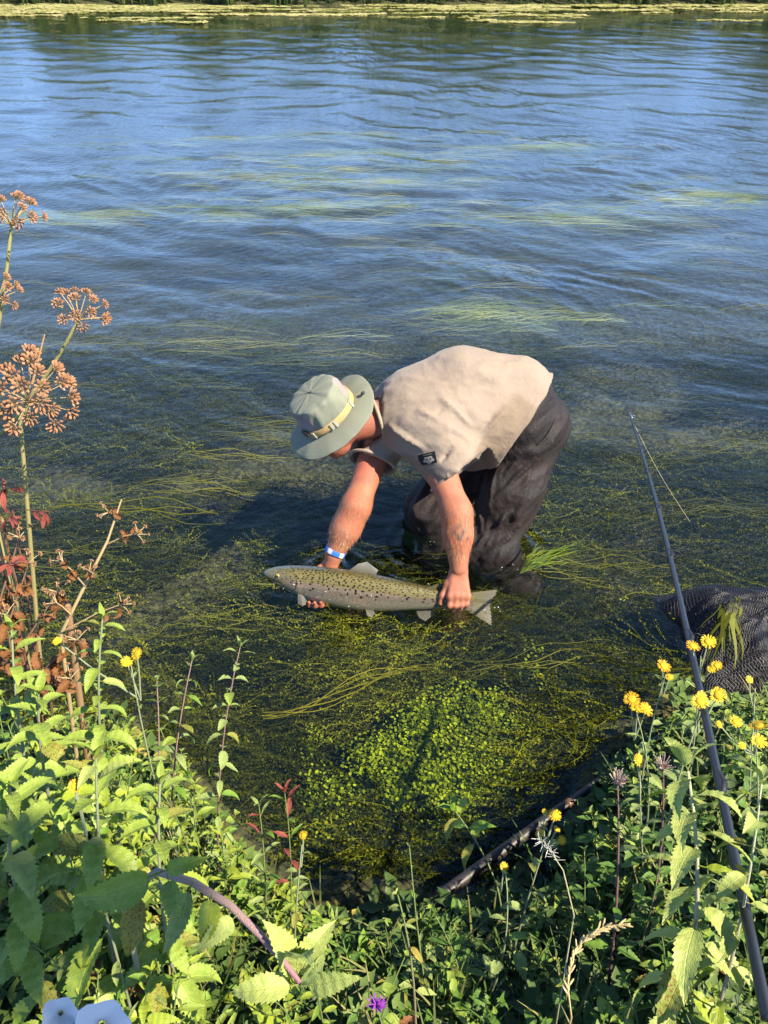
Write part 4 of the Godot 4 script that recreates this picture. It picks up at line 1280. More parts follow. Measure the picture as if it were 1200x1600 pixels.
func make_net() -> void:
	var a := level(690, 1398, 0.08)
	var c := level(1045, 1143, 0.09)
	var net := thing("landing_net", "black mesh landing net in the water with its long pole along the bank", "landing net", a)
	var g := Geo.new()
	var d := (c - a).normalized()
	g.tube([Vector3.ZERO, d * 0.012, d * 0.2, d * 0.42, d * 0.425, (c - a) * 0.7, c - a], [0.012, 0.015, 0.015, 0.0145, 0.012, 0.0115, 0.011], 12)
	obj("pole", g.mesh(), mat("pole", lin(0.03, 0.024, 0.02), 0.5, {"clearcoat_enabled": true, "clearcoat": 0.25}), net)
	g = Geo.new()
	g.tube([d * 0.43, d * 0.445], [0.0138, 0.0138], 12)
	obj("collar", g.mesh(), mat("copper brown", lin(0.12, 0.06, 0.03), 0.4), net)
	g = Geo.new()
	g.tube([(c - a) * 0.7 - d * 0.02, (c - a) * 0.7 + d * 0.02], [0.0132, 0.0132], 12)
	obj("collar", g.mesh(), mat("copper brown", lin(0.12, 0.06, 0.03), 0.4), net)
	g = Geo.new()
	var sb := c - a
	g.tube([sb - d * 0.01, sb + d * 0.03, sb + d * 0.07], [0.02, 0.026, 0.018], 10)
	obj("spreader_block", g.mesh(), M["black"], net)
	# bunched mesh: a folded sheet of crossing cords, two layers
	var surf := func(u: float, v: float, layer: float) -> Vector3:
		var p := Vector3(1.02 + u * 0.72 + 0.05 * v, 0.0, -2.12 + v * 0.50)
		var rim := pow(maxf(0.0, sin(clampf(u * 3.2, 0.0, 1.0) * PI * 0.5)), 0.6) * pow(sin(clampf(v, 0.0, 1.0) * PI), 0.5)
		var y := 0.085 * rim * (0.8 + 0.25 * layer)
		y += rim * 0.085 * nr.get_noise_2d(u * 15.0 + v * 12.0 + layer * 3.0, v * 21.0 + u * 5.0)
		y += 0.045 * exp(-pow((u - 0.1 - v * 0.18) / 0.09, 2.0)) * rim
		p += Vector3(0.03 * nz.get_noise_2d(u * 50.0, v * 50.0 + layer * 30.0), 0, 0.03 * nz.get_noise_2d(u * 50.0 + 70.0, v * 50.0))
		p.y = y - 0.015
		return p - a
	for layer in 2:
		g = Geo.new()
		var nu := 84
		var nv := 60
		for i in nu:
			for j in nv:
				var u := (i + 0.5 * (j % 2)) / (nu - 1.0)
				var v := j / (nv - 1.0)
				var p: Vector3 = surf.call(u, v, float(layer))
				if j + 1 < nv:
					for s in [-0.5, 0.5]:
						var q: Vector3 = surf.call(clampf(u + s / (nu - 1.0), 0.0, 1.0), (j + 1) / (nv - 1.0), float(layer))
						var sd := (q - p).cross(Vector3.UP).normalized() * 0.0011
						var up := Vector3(0, 0.0012, 0)
						var i0 := g.add(p - sd); g.add(p + up); g.add(p + sd); g.add(q - sd); g.add(q + up); g.add(q + sd)
						g.quad(i0, i0 + 1, i0 + 4, i0 + 3); g.quad(i0 + 1, i0 + 2, i0 + 5, i0 + 4)
		tag(obj("net_mesh" if layer == 0 else "net_mesh_fold", g.mesh(), M["net cord"], net), "", "", "", "stuff")
	g = Geo.new()
	for i in 40:
		for j in 30:
			var p: Vector3 = surf.call(i / 39.0, j / 29.0, 0.0)
			g.add(p - Vector3(0, 0.014, 0))
	g.strip(0, 40, 30)
	obj("net_bag", g.mesh(), mat("net bag", lin(0.008, 0.008, 0.01), 0.5), net)
	# weed caught on the net
	g = Geo.new()
	for k in 22:
		var p := level(1140 + rng.randf_range(-8, 12), 935 + rng.randf_range(-6, 10), 0.13)
		var e := level(rng.randf_range(1090, 1165), rng.randf_range(980, 1050), 0.09)
		var pts := []
		for i in 8:
			var t := i / 7.0
			pts.append(p.lerp(e, t) + Vector3(0.01 * sin(t * 7.0 + k), 0.04 * sin(t * PI), 0))
		ribbon(g, pts, rng.randf_range(0.001, 0.006), Color(0.08, 0.09, 0.015).lerp(Color(0.3, 0.32, 0.08), rng.randf()), Vector3(0.9, 0.3, 0.3))
	tag(obj("draped_weed", g.mesh(), M["wet weed"]), "olive water weed draped over the black landing net", "water weed")

func splashes() -> void:
	var g := Geo.new()
	g.ball(Vector3.ZERO, Vector3.ONE, Basis.IDENTITY, 5, 7)
	var pl := []
	var co := []
	for s in [[0.272, -2.07, 0.05, 22], [-0.24, -2.13, 0.07, 16], [0.44, -2.27, 0.07, 12], [0.52, -2.3, 0.05, 7], [0.0, -2.115, 0.2, 40], [0.36, -2.03, 0.05, 14], [0.18, -2.42, 0.05, 8]]:
		for i in s[3]:
			var x: float = s[0] + rng.randfn() * s[2]
			var z: float = s[1] + rng.randfn() * minf(s[2], 0.035)
			var r := 0.0006 + 0.0014 * pow(rng.randf(), 3.0)
			pl.append(Transform3D(Basis.IDENTITY.scaled(Vector3(r * rng.randf_range(1.0, 2.2), r, r)), Vector3(x, wave(x, z) + r * 0.5 + 0.012 * pow(rng.randf(), 4.0), z)))
			co.append(Color.WHITE)
	mat("water drops", lin(0.75, 0.78, 0.8), 0.08, {})
	tag(many("water_drops", g.mesh(), M["water drops"], pl, co), "small bright drops and bubbles where the hands, fish and knee break the water", "splash")

# ---------------------------------------------------------------- plants of the near bank
var LEAF := {}

func leaf_mesh(hw: float, teeth: int, tooth: float, fold: float, droop: float, p: float, q: float, wavy: float, seed_: float, tip := 1.0) -> ArrayMesh:
	var g := Geo.new()
	var rows := teeth * 2 + 1
	for r in rows:
		var t := float(r) / (rows - 1)
		var w := hw * pow(maxf(0.0, sin(PI * pow(t, p))), q) * lerpf(1.0, tip, ss(0.55, 1.0, t))
		w = maxf(w, 0.012 * (1.0 - t))
		var out := w * (1.0 + (tooth if r % 2 == 1 else -tooth))
		var ang := droop * t
		var z := sin(ang) / droop if absf(droop) > 0.01 else t
		var y := -(1.0 - cos(ang)) / droop if absf(droop) > 0.01 else 0.0
		for c in 5:
			var k := (c - 2) / 2.0
			var x := k * (out if absf(k) == 1.0 else w)
			var lift := absf(k) * w * fold + wavy * sin(t * 11.0 + k * 2.0 + seed_) * absf(k) * 0.6
			lift += 0.012 * sin(t * teeth * PI * 0.9 + seed_) * (1.0 if absf(k) == 0.5 else 0.0)
			var sw := 0.05 * sin(t * 3.0 + seed_ * 2.0)
			g.add(Vector3(x + sw * t, y + lift * cos(ang), z + lift * sin(ang) + (0.03 * out / hw * (1.0 if r % 2 == 1 else 0.0) if absf(k) == 1.0 else 0.0)), Vector2(0.5 - 0.5 * x / hw * 0.92, t))
	g.strip(0, rows, 5)
	for i in range(0, g.ix.size(), 3):
		var z := g.ix[i]
		g.ix[i] = g.ix[i + 1]; g.ix[i + 1] = z
	# stalk
	g.tube([Vector3(0, 0.02, -0.16), Vector3(0, 0.012, -0.08), Vector3(0, -0.006, 0.02)], [0.018, 0.016, 0.010], 4)
	return g.mesh()

func make_leaves() -> void:
	LEAF.nettle = []; LEAF.lance = []; LEAF.oval = []; LEAF.heart = []; LEAF.dry = []; LEAF.narrow = []
	for i in 5:
		var s := i * 1.7
		LEAF.nettle.append(leaf_mesh(0.17 + 0.03 * (i % 3), 13, 0.09, 0.25 + 0.08 * (i % 3), 0.5 + 0.28 * i, 0.62, 0.85, 0.018, s, 0.75))
		LEAF.lance.append(leaf_mesh(0.15, 7, 0.05, 0.3, 0.2 + 0.25 * i, 0.8, 0.8, 0.02, s))
		LEAF.oval.append(leaf_mesh(0.23, 7, 0.08, 0.3, 0.25 + 0.25 * i, 0.72, 0.75, 0.02, s, 0.85))
		LEAF.heart.append(leaf_mesh(0.40, 8, 0.01, 0.2, 0.3 + 0.2 * i, 0.55, 0.6, 0.03, s, 0.8))
		LEAF.dry.append(leaf_mesh(0.26, 8, 0.16, 0.9, 1.2 + 0.35 * i, 0.7, 0.8, 0.08, s))
		LEAF.narrow.append(leaf_mesh(0.085, 6, 0.02, 0.35, 0.3 + 0.3 * i, 0.85, 0.8, 0.015, s))

func proj(p: Vector3) -> Vector3:     # where a point shows in the photograph, and how far off
	var a := deg_to_rad(PITCH)
	var v := p - EYE
	var t := v.dot(Vector3(0, -sin(a), -cos(a)))
	return Vector3(600.0 + 1202.0 * v.x / t, 800.0 - 1202.0 * v.dot(Vector3(0, cos(a), -sin(a))) / t, t)

func add_leaf(plant: Node3D, kind: String, material: String, o: Vector3, dir: Vector3, nrm: Vector3, ln: float, called := "leaf") -> MeshInstance3D:
	dir = dir.normalized()
	var x := nrm.cross(dir).normalized()
	var y := dir.cross(x)
	var arr: Array = LEAF[kind]
	return obj(called, arr[rng.randi() % arr.size()], M[material], plant, Transform3D(Basis(x * ln, y * ln, dir * ln), o + dir * ln * 0.15))

func bezier(a: Vector3, b: Vector3, c: Vector3, t: float) -> Vector3:
	return a.lerp(b, t).lerp(b.lerp(c, t), t)

# o: kinds, mats, n (nodes), ln, t0, r, stem, stem2, alt, el0, el1, bow
func plant(called: String, label: String, category: String, group: String, base: Vector3, tip: Vector3, o := {}) -> Node3D:
	var p := thing(called, label, category, base, group)
	var e := tip - base
	var bow: Vector3 = o.get("bow", Vector3(rng.randfn() * 0.03, e.y * 0.12, rng.randfn() * 0.03))
	var mid := e * 0.5 + bow - Vector3(e.x, 0, e.z) * 0.25
	var g := Geo.new()
	var pts := []
	var rad := []
	var r: float = o.get("r", 0.003)
	for i in 11:
		var t := i / 10.0
		pts.append(bezier(Vector3.ZERO, mid, e, t))
		rad.append(r * lerpf(1.0, 0.4, t))
	pts[0] = Vector3(0, -0.03, 0)
	g.tube(pts, rad, 6, o.get("stem", Color(0.12, 0.15, 0.05)), o.get("stem2", Color(0.16, 0.22, 0.06)))
	obj("stem", g.mesh(), M["dry stalk"], p)
	var n: int = o.get("n", 7)
	var kinds: Array = o.get("kinds", ["oval"])
	var mats: Array = o.get("mats", ["fresh leaf"])
	var ln: float = o.get("ln", 0.06)
	var t0: float = o.get("t0", 0.15)
	var alt: bool = o.get("alt", false)
	var ph := rng.randf() * TAU
	for i in n:
		var t := t0 + (1.0 - t0) * pow(float(i + 0.5) / n, o.get("crowd", 0.8))
		t = minf(t, 0.995)
		var c := bezier(Vector3.ZERO, mid, e, t)
		var tg := (bezier(Vector3.ZERO, mid, e, minf(t + 0.02, 1.0)) - bezier(Vector3.ZERO, mid, e, t - 0.02)).normalized()
		var ux := tg.cross(Vector3(0.2, 0.1, 1)).normalized()
		var uy := tg.cross(ux)
		var size := ln * (0.55 + 0.45 * ss(0.0, 0.3, t)) * lerpf(1.0, o.get("top", 0.35), pow(t, 2.5)) * rng.randf_range(0.8, 1.15)
		var el := lerpf(o.get("el0", -0.15), o.get("el1", 0.85), pow(t, 1.6)) + rng.randfn() * 0.15
		for s in (1 if alt else 2):
			var a := ph + (i * 2.4 if alt else i * PI * 0.5 + s * PI) + rng.randfn() * 0.2
			var out := ux * cos(a) + uy * sin(a)
			var dir := out * cos(el) + tg * sin(el)
			var nrm := tg * cos(el) - out * sin(el) + Vector3(rng.randfn(), 0.5, rng.randfn()) * 0.2
			var m: String = mats[0] if rng.randf() < 0.6 else mats[rng.randi() % mats.size()]
			if rng.randf() < 0.09: m = "worn leaf" if rng.randf() < 0.75 else ("yellow leaf" if t < 0.5 else "worn leaf")
			if rng.randf() < 0.12 and t < 0.35 and kinds[0] != "lance": m = "rust leaf"
			add_leaf(p, kinds[rng.randi() % kinds.size()], m, c, dir, nrm, size)
	if o.get("bud", true):
		var c := e
		var tg := (e - mid).normalized()
		for s in 3:
			var a := s * 2.1 + ph
			var ux := tg.cross(Vector3(0.2, 0.1, 1)).normalized()
			var uy := tg.cross(ux)
			var out := ux * cos(a) + uy * sin(a)
			add_leaf(p, kinds[0], mats[0], c, out * 0.5 + tg, tg * 0.4 - out, ln * o.get("top", 0.35) * 0.8)
	p.set_meta("tip", tip)
	p.remove_meta("tip")
	return p

var flower_disc: ArrayMesh
var flower_rays: ArrayMesh
func flower_head(p: Node3D, o: Vector3, up: Vector3, size: float) -> void:
	if flower_disc == null or rng.randf() < 0.4:
		var g := Geo.new()
		for r in 6:
			for s in 14:
				var a := TAU * s / 14.0
				var rr: float = [0.30, 0.52, 0.56, 0.5, 0.3, 0.02][r]
				g.add(Vector3(cos(a) * rr, [-0.3, -0.12, 0.02, 0.12, 0.18, 0.19][r] + 0.02 * ((s + r) % 2), -sin(a) * rr))
		g.strip(0, 6, 14, true)
		flower_disc = g.mesh()
		g = Geo.new()
		for k in 34:
			var a := TAU * k / 34.0 + rng.randfn() * 0.06
			var d := Vector3(cos(a), 0, sin(a))
			var w := Vector3(-sin(a), 0, cos(a)) * 0.062
			var l := rng.randf_range(0.9, 1.1)
			var dy := rng.randf_range(-0.06, 0.16)
			var i0 := g.add(d * 0.48 - w * 0.6); g.add(d * 0.48 + w * 0.6); g.add(d * 0.8 * l + Vector3(0, dy, 0) - w); g.add(d * 0.8 * l + Vector3(0, dy, 0) + w)
			g.add(d * l + Vector3(0, dy * 0.8, 0) - w * 0.6); g.add(d * l + Vector3(0, dy * 0.8, 0) + w * 0.6)
			g.quad(i0, i0 + 2, i0 + 3, i0 + 1); g.quad(i0 + 2, i0 + 4, i0 + 5, i0 + 3)
		flower_rays = g.mesh()
	up = up.normalized()
	var x := up.cross(Vector3(0.3, 0.2, 1)).normalized()
	var tr := Transform3D(Basis(x * size, up * size * rng.randf_range(0.8, 1.5), x.cross(up) * size), o)
	var d := obj("flower_disc", flower_disc, M["disc yellow"], p, tr)
	obj("ray_petals", flower_rays, M["petal yellow"] if rng.randf() < 0.82 else M["petal gold"], d, Transform3D(Basis.IDENTITY, Vector3(0, 0.03, 0)))

func fleabane(label: String, tip: Vector3, heads: Array, ln := 0.055, n := 9) -> Node3D:
	var base := Vector3(tip.x + rng.randfn() * 0.04, 0, tip.z + 0.10 + rng.randf() * 0.1)
	base.y = ground_y(base.x, base.z)
	var p := plant("fleabane", label, "wildflower", "yellow flowered fleabane on the bank", base, tip, {"kinds": ["lance", "oval"], "mats": ["grey leaf", "grey leaf", "fresh leaf"], "n": n, "ln": ln, "alt": true, "r": 0.003, "stem": Color(0.14, 0.16, 0.08), "stem2": Color(0.26, 0.3, 0.16), "top": 0.5, "bud": false, "el1": 0.5})
	for h in heads:     # [point, size]
		var q: Vector3 = h[0]
		var g := Geo.new()
		var from := tip.lerp(base, 0.12)
		g.tube([from - base, from.lerp(q, 0.6) - base + Vector3(0, -0.01, 0), q - base], [0.0022, 0.0018, 0.0016], 5, Color(0.24, 0.28, 0.15))
		obj("flower_stalk", g.mesh(), M["dry stalk"], p)
		flower_head(p, q - base, Vector3(rng.randfn() * 0.25, 1.0, 0.25 + rng.randfn() * 0.25), h[1])
	return p

var seed_cluster: Array = []
func umbel(p: Node3D, o: Vector3, axis: Vector3, radius: float, n: int, c: Color) -> void:
	if seed_cluster.is_empty():
		for v in 3:
			var g := Geo.new()
			for k in 17:
				var a := k * 2.399
				var f := sqrt((k + 0.5) / 17.0) * 1.15
				var d := Vector3(sin(f) * cos(a), cos(f), sin(f) * sin(a))
				var cc := Color(0.42, 0.2, 0.09).lerp(Color(0.66, 0.36, 0.19), rng.randf())
				g.tube([Vector3.ZERO, d * 0.55], [0.03, 0.025], 3, Color(0.4, 0.3, 0.14))
				var s := d.cross(Vector3(0.3, 1, 0.5)).normalized()
				var bb := Basis(s, d, s.cross(d))
				g.ball(d * 0.82, Vector3(0.16, 0.28, 0.09), bb, 5, 6, cc)
			seed_cluster.append(g.mesh())
	axis = axis.normalized()
	var x := axis.cross(Vector3(0.2, 0.1, 1)).normalized()
	var z := x.cross(axis)
	var g := Geo.new()
	var ends := []
	for k in n:
		var a := k * 2.399 + rng.randfn() * 0.1
		var f := sqrt((k + 0.5) / n) * 1.25
		var d := (x * cos(a) + z * sin(a)) * sin(f) + axis * cos(f)
		var e := d * radius * rng.randf_range(0.85, 1.1)
		ends.append([e, d])
		g.tube([Vector3.ZERO, e * 0.5 + axis * radius * 0.05, e], [0.0016, 0.0011, 0.0009], 4, c)
	var u := obj("umbel", g.mesh(), M["dry stalk"], p, Transform3D(Basis.IDENTITY, o))
	for e in ends:
		var s := radius * rng.randf_range(0.2, 0.28)
		var y: Vector3 = (e[1] + Vector3(rng.randfn(), rng.randfn(), rng.randfn()) * 0.2).normalized()
		var xx := y.cross(Vector3(0.2, 0.1, 1)).normalized()
		obj("seed_cluster", seed_cluster[rng.randi() % 3], M["dry stalk"], u, Transform3D(Basis(xx * s, y * s, xx.cross(y) * s), e[0]))

func on_ground(p: Vector3) -> Vector3:
	return Vector3(p.x, ground_y(p.x, p.z), p.z)

func skyline(x: float) -> float:     # how high the low growth stands, along the picture's width
	var k := [[-100, 1040], [60, 1075], [180, 1100], [290, 1120], [350, 1190], [400, 1290], [470, 1400], [560, 1440], [640, 1420], [720, 1400], [800, 1345], [900, 1290], [960, 1180], [1040, 1100], [1200, 1060], [1300, 1050]]
	for i in k.size() - 1:
		if x <= k[i + 1][0]: return lerpf(k[i][1], k[i + 1][1], (x - k[i][0]) / (k[i + 1][0] - k[i][0])) + (14.0 if x > 640.0 and x < 1040.0 else 0.0)
	return 1050.0

func beside(q: Vector3) -> String:
	var marks := [[20, 1010, "under the left edge's tall nettle"], [150, 1050, "at the foot of the tallest left nettle"], [260, 1130, "below the slim grey nettle shoot"], [350, 1180, "beside the slim red stemmed nettle"], [60, 1180, "under the broad leaved nettle on the left"], [160, 1270, "by the drooping lime nettle"],
		[260, 1300, "between the lime nettle and the muddy edge"], [370, 1290, "behind the reddish willowherb"], [30, 1330, "low at the left edge"], [110, 1430, "left of the withered yellow leaf"], [210, 1500, "below the withered yellow leaf"], [300, 1400, "over the purple fallen stem"], [400, 1380, "right of the purple fallen stem"], [340, 1530, "under the big pale leaves"], [60, 1540, "around the white bindweed flowers"], [480, 1500, "behind the big pale leaves"], [470, 1590, "at the bottom, left of the purple flower"],
		[570, 1500, "behind the purple flower"], [640, 1560, "beside the half withered sprig"], [650, 1460, "left of the pole's thick end"], [720, 1430, "beside the pole's thick end"], [740, 1530, "in the shade below the pole"], [800, 1400, "just below the pole's grip"], [850, 1480, "left of the bowed grass ear"], [830, 1580, "at the bottom, left of the grass ear"], [900, 1350, "below the flat yellow flower heads"], [960, 1300, "under the pinkish dry tuft"], [960, 1420, "behind the bowed grass ear"], [960, 1560, "right of the bowed grass ear"],
		[1000, 1180, "beside the low fleabane at the pole"], [1050, 1150, "left of the rod, below the yellow heads"], [1040, 1320, "behind the pale right nettle's leaves"], [1060, 1450, "around the pale right nettle's stem"], [1060, 1570, "at the foot of the pale right nettle"], [1120, 1140, "right of the rod among the fleabane"], [1180, 1200, "below the heavy yellow heads"], [1150, 1320, "beside the rod, halfway up the bank"], [1170, 1440, "right of the rod at the picture's edge"], [1150, 1560, "beside the rod's lower end"]]
	var best := 1e9
	var word := ""
	for m in marks:
		var d := Vector2(q.x - m[0], q.y - m[1]).length()
		if d < best: best = d; word = m[2]
	return word

func bank_plants() -> void:
	make_leaves()
	var NET := {"kinds": ["nettle"], "mats": ["nettle leaf", "lime leaf", "nettle leaf", "pale nettle leaf"], "stem": Color(0.16, 0.11, 0.12), "stem2": Color(0.24, 0.28, 0.14)}
	# dead hogweed on the left
	var dead := Color(0.30, 0.235, 0.10)
	var straw := Color(0.46, 0.36, 0.19)
	var hb := on_ground(Vector3(-0.98, 0, -1.32))
	var p := thing("dead_hogweed", "tall dead hogweed with brown seed umbels at the left edge", "dead plant", hb, "")
	for s in [[[-30, 640, 1.75], [18, 352, 1.6], 0.058, 15, 0.0045], [[30, 640, 1.72], [122, 500, 1.62], 0.056, 15, 0.0045], [[-20, 690, 1.7], [45, 628, 1.55], 0.085, 24, 0.004], [[-60, 560, 1.75], [-4, 470, 1.65], 0.05, 12, 0.004]]:
		var a := at(s[0][0], s[0][1], s[0][2])
		var e := at(s[1][0], s[1][1], s[1][2])
		var g := Geo.new()
		var lowp := hb.lerp(a, 0.55) + Vector3(-0.05, 0, 0)
		var pts := []
		var rad := []
		for i in 13:
			var t := i / 12.0
			var q := bezier(hb, lowp, a, t * 1.6) if t < 0.6 else bezier(a, a.lerp(e, 0.5) + Vector3(0.012, -0.008, 0.0), e, (t - 0.6) / 0.4)
			if t < 0.6: q = hb.lerp(a, t / 0.6)
			pts.append(q - hb); rad.append(s[4] * lerpf(1.5, 0.75, t))
		g.tube(pts, rad, 7, dead, Color(0.36, 0.33, 0.11))
		obj("stalk", g.mesh(), M["dry stalk"], p)
		umbel(p, e - hb, (e - a).normalized() + Vector3(0, 0.4, 0.25), s[2], s[3], straw)
	var g0 := Geo.new()
	g0.tube([at(50, 600, 1.62) - hb, at(70, 522, 1.6) - hb], [0.003, 0.0016], 5, Color(0.38, 0.24, 0.12))
	obj("side_shoot", g0.mesh(), M["dry stalk"], p)
	# the broken dry stem that leans right, with small brown sprays
	hb = on_ground(at(40, 1060, 1.75))
	p = thing("dry_stem", "thin dry stem leaning right with a few brown seed sprays", "dead plant", hb)
	g0 = Geo.new()
	var tipd := at(190, 780, 1.72)
	g0.tube([Vector3(0, -0.05, 0), at(95, 990, 1.74) - hb, at(135, 910, 1.73) - hb, at(168, 845, 1.72) - hb, tipd - hb], [0.0055, 0.0045, 0.004, 0.003, 0.0016], 7, Color(0.42, 0.32, 0.15))
	obj("stalk", g0.mesh(), M["dry stalk"], p)
	for s in [[168, 850, 222, 832], [180, 805, 168, 800], [132, 915, 92, 872], [135, 905, 140, 890], [100, 985, 205, 938], [110, 960, 85, 940]]:
		var a := at(s[0], s[1], 1.72)
		var e := at(s[2], s[3], 1.70)
		g0 = Geo.new()
		g0.tube([a - hb, a.lerp(e, 0.5) + Vector3(0, 0.006, 0) - hb, e - hb], [0.002, 0.0016, 0.001], 5, Color(0.4, 0.27, 0.13))
		obj("side_stalk", g0.mesh(), M["dry stalk"], p)
		umbel(p, a.lerp(e, 0.85) - hb, e - a, 0.024, 5, straw)
		for q in 4: add_leaf(p, "dry", "rust leaf", a.lerp(e, rng.randf_range(0.4, 1.0)) - hb, Vector3(rng.randfn(), rng.randfn(), rng.randfn()), Vector3(rng.randfn(), 1, rng.randfn()), rng.randf_range(0.018, 0.03))
	# brown withered stalks and the reddened leaves
	hb = on_ground(at(20, 1080, 1.85))
	p = thing("withered_plant", "withered plant with curled brown leaves low at the left edge", "dead plant", hb)
	for s in [[-10, 1040, 45, 880], [0, 1060, 90, 925], [20, 1040, 10, 960], [40, 1070, 120, 1000], [-20, 1000, 30, 840], [60, 1080, 110, 1060]]:
		var a := at(s[0], s[1], 1.8)
		var e := at(s[2], s[3], 1.76)
		g0 = Geo.new()
		g0.tube([Vector3(0.01 * rng.randfn(), -0.03, 0), a.lerp(e, 0.35) - hb, e - hb], [0.004, 0.003, 0.0015], 6, Color(0.2, 0.12, 0.07))
		obj("stalk", g0.mesh(), M["dry stalk"], p)
		for q in 13: add_leaf(p, "dry", "rust leaf", (a.lerp(e, rng.randf_range(0.1, 1.0)) - hb), Vector3(rng.randfn(), rng.randfn() - 0.4, rng.randfn()), Vector3(rng.randfn(), 0.6, rng.randfn()), rng.randf_range(0.022, 0.05))
		umbel(p, e - hb, Vector3(0, 1, 0.2), 0.03, 6, straw)
	g0 = Geo.new()
	var cut := on_ground(at(60, 1050, 1.78))
	g0.tube([Vector3(0, -0.05, 0), at(105, 945, 1.72) - cut], [0.009, 0.008], 9, Color(0.33, 0.2, 0.1))
	tag(obj("cut_stalk", g0.mesh(), M["dry stalk"], self, Transform3D(Basis.IDENTITY, cut)), "thick cut brown stalk standing behind the tall nettle", "dead plant")
	hb = on_ground(at(-20, 950, 1.85))
	p = thing("red_leaved_plant", "plant with dark red autumn leaves at the left edge", "plant", hb)
	for s in [[-10, 770, 14, 762], [20, 795, 78, 800], [0, 880, 22, 880], [-10, 835, 20, 800]]:
		var a := at(s[0], s[1], 1.75)
		var e := at(s[2], s[3], 1.7)
		g0 = Geo.new()
		g0.tube([Vector3(0.01 * rng.randfn(), 0, 0), a - hb, e - hb], [0.003, 0.002, 0.001], 5, Color(0.25, 0.1, 0.06))
		obj("stalk", g0.mesh(), M["dry stalk"], p)
		for q in 6: add_leaf(p, "lance", "red leaf", a.lerp(e, 0.5 + 0.08 * q) - hb, Vector3(rng.randfn() + 0.5, rng.randfn() * 0.7 - 0.2, rng.randfn()), Vector3(rng.randfn(), 1, rng.randfn()), rng.randf_range(0.028, 0.045))
	# nettles on the left: [tip, base shift, leaf length, nodes, label]
	for s in [[[160, 968, 1.42], 0.075, 9, "tallest green nettle on the left bank, in front of the dry stem"], [[18, 985, 1.35], 0.075, 8, "tall nettle cut by the left edge of the picture"], [[60, 1085, 1.25], 0.09, 8, "broad leaved nettle in the left corner below the tall ones"],
			[[150, 1185, 1.15], 0.1, 7, "nettle with big drooping lime leaves in the middle of the left bank"], [[250, 1225, 1.2], 0.085, 7, "leafy nettle between the lime nettle and the slim shoots"], [[15, 1230, 1.1], 0.1, 7, "big soft nettle low at the left edge"]]:
		var tip := at(s[0][0], s[0][1], s[0][2])
		var base := on_ground(tip + Vector3(rng.randf_range(-0.05, 0.03), 0, 0.10 + 0.05 * rng.randf()))
		var o := NET.duplicate()
		o.ln = s[1] * 1.15; o.n = s[2] + 8; o.r = 0.0045; o.t0 = 0.12; o.top = 0.45; o.el0 = -0.35; o.el1 = 0.6
		plant("nettle", s[3], "nettle", "nettles on the left bank", base, tip, o)
	for s in [[[375, 1012, 1.72], "slim red stemmed nettle leaning out over the water", 0.055, 13], [[300, 1032, 1.68], "slim grey nettle shoot beside the red stemmed one", 0.05, 12], [[245, 1065, 1.62], "wispy pale shoot behind the tall left nettle", 0.045, 12]]:
		var tip := at(s[0][0], s[0][1], s[0][2])
		var base := on_ground(at(s[0][0] - 75, s[0][1] + 235, s[0][2] - 0.12))
		plant("nettle_shoot", s[1], "nettle", "slim nettle shoots by the water", base, tip, {"kinds": ["nettle", "oval"], "mats": ["grey leaf", "nettle leaf", "fresh leaf"], "ln": s[2], "n": s[3], "r": 0.003, "t0": 0.25, "stem": Color(0.17, 0.06, 0.06), "stem2": Color(0.24, 0.16, 0.14), "top": 0.6, "el0": -0.5, "el1": 0.5})
	# the fallen nettle stem across the lower left with its large hanging leaves
	var fb := on_ground(at(150, 1420, 1.2))
	p = thing("fallen_nettle", "purple nettle stem arching across the lower left with large pale leaves", "nettle", fb)
	g0 = Geo.new()
	var path := [at(190, 1400, 1.08), at(245, 1362, 1.02), at(300, 1378, 0.98), at(360, 1415, 0.95), at(410, 1465, 0.93), at(445, 1505, 0.92), at(468, 1535, 0.92)]
	var lp := [Vector3(0, -0.02, 0)]
	for q in path: lp.append(q - fb)
	g0.tube(lp, [0.005, 0.005, 0.0055, 0.0055, 0.005, 0.0045, 0.004, 0.003], 8, Color(0.30, 0.30, 0.20), Color(0.3, 0.13, 0.16))
	obj("stem", g0.mesh(), M["dry stalk"], p)
	for s in [[250, 1362, 130, 1420, 0.115, "nettle leaf"], [255, 1362, 330, 1330, 0.075, "lime leaf"], [262, 1368, 268, 1440, 0.075, "nettle leaf"], [215, 1390, 200, 1480, 0.09, "yellow leaf"], [300, 1380, 255, 1490, 0.09, "pale nettle leaf"], [330, 1400, 320, 1470, 0.07, "lime leaf"], [370, 1430, 320, 1480, 0.075, "pale nettle leaf"],
			[462, 1530, 420, 1405, 0.105, "pale nettle leaf"], [465, 1530, 515, 1420, 0.1, "pale nettle leaf"], [462, 1532, 480, 1360, 0.13, "pale nettle leaf"], [465, 1540, 350, 1540, 0.1, "pale nettle leaf"], [470, 1540, 565, 1540, 0.1, "pale nettle leaf"], [468, 1540, 520, 1500, 0.07, "grey leaf"]]:
		var a := at(s[0], s[1], 0.94)
		var e := at(s[2], s[3], 0.88)
		var l := add_leaf(p, "nettle" if s[5] != "grey leaf" else "lance", s[5], a - fb, e - a, Vector3(rng.randfn() * 0.4, 1.0, 0.4 + 0.5 * rng.randfn()), s[4] * 0.8)
		if s[5] == "yellow leaf": l.set_meta("label", "withered yellow leaf")
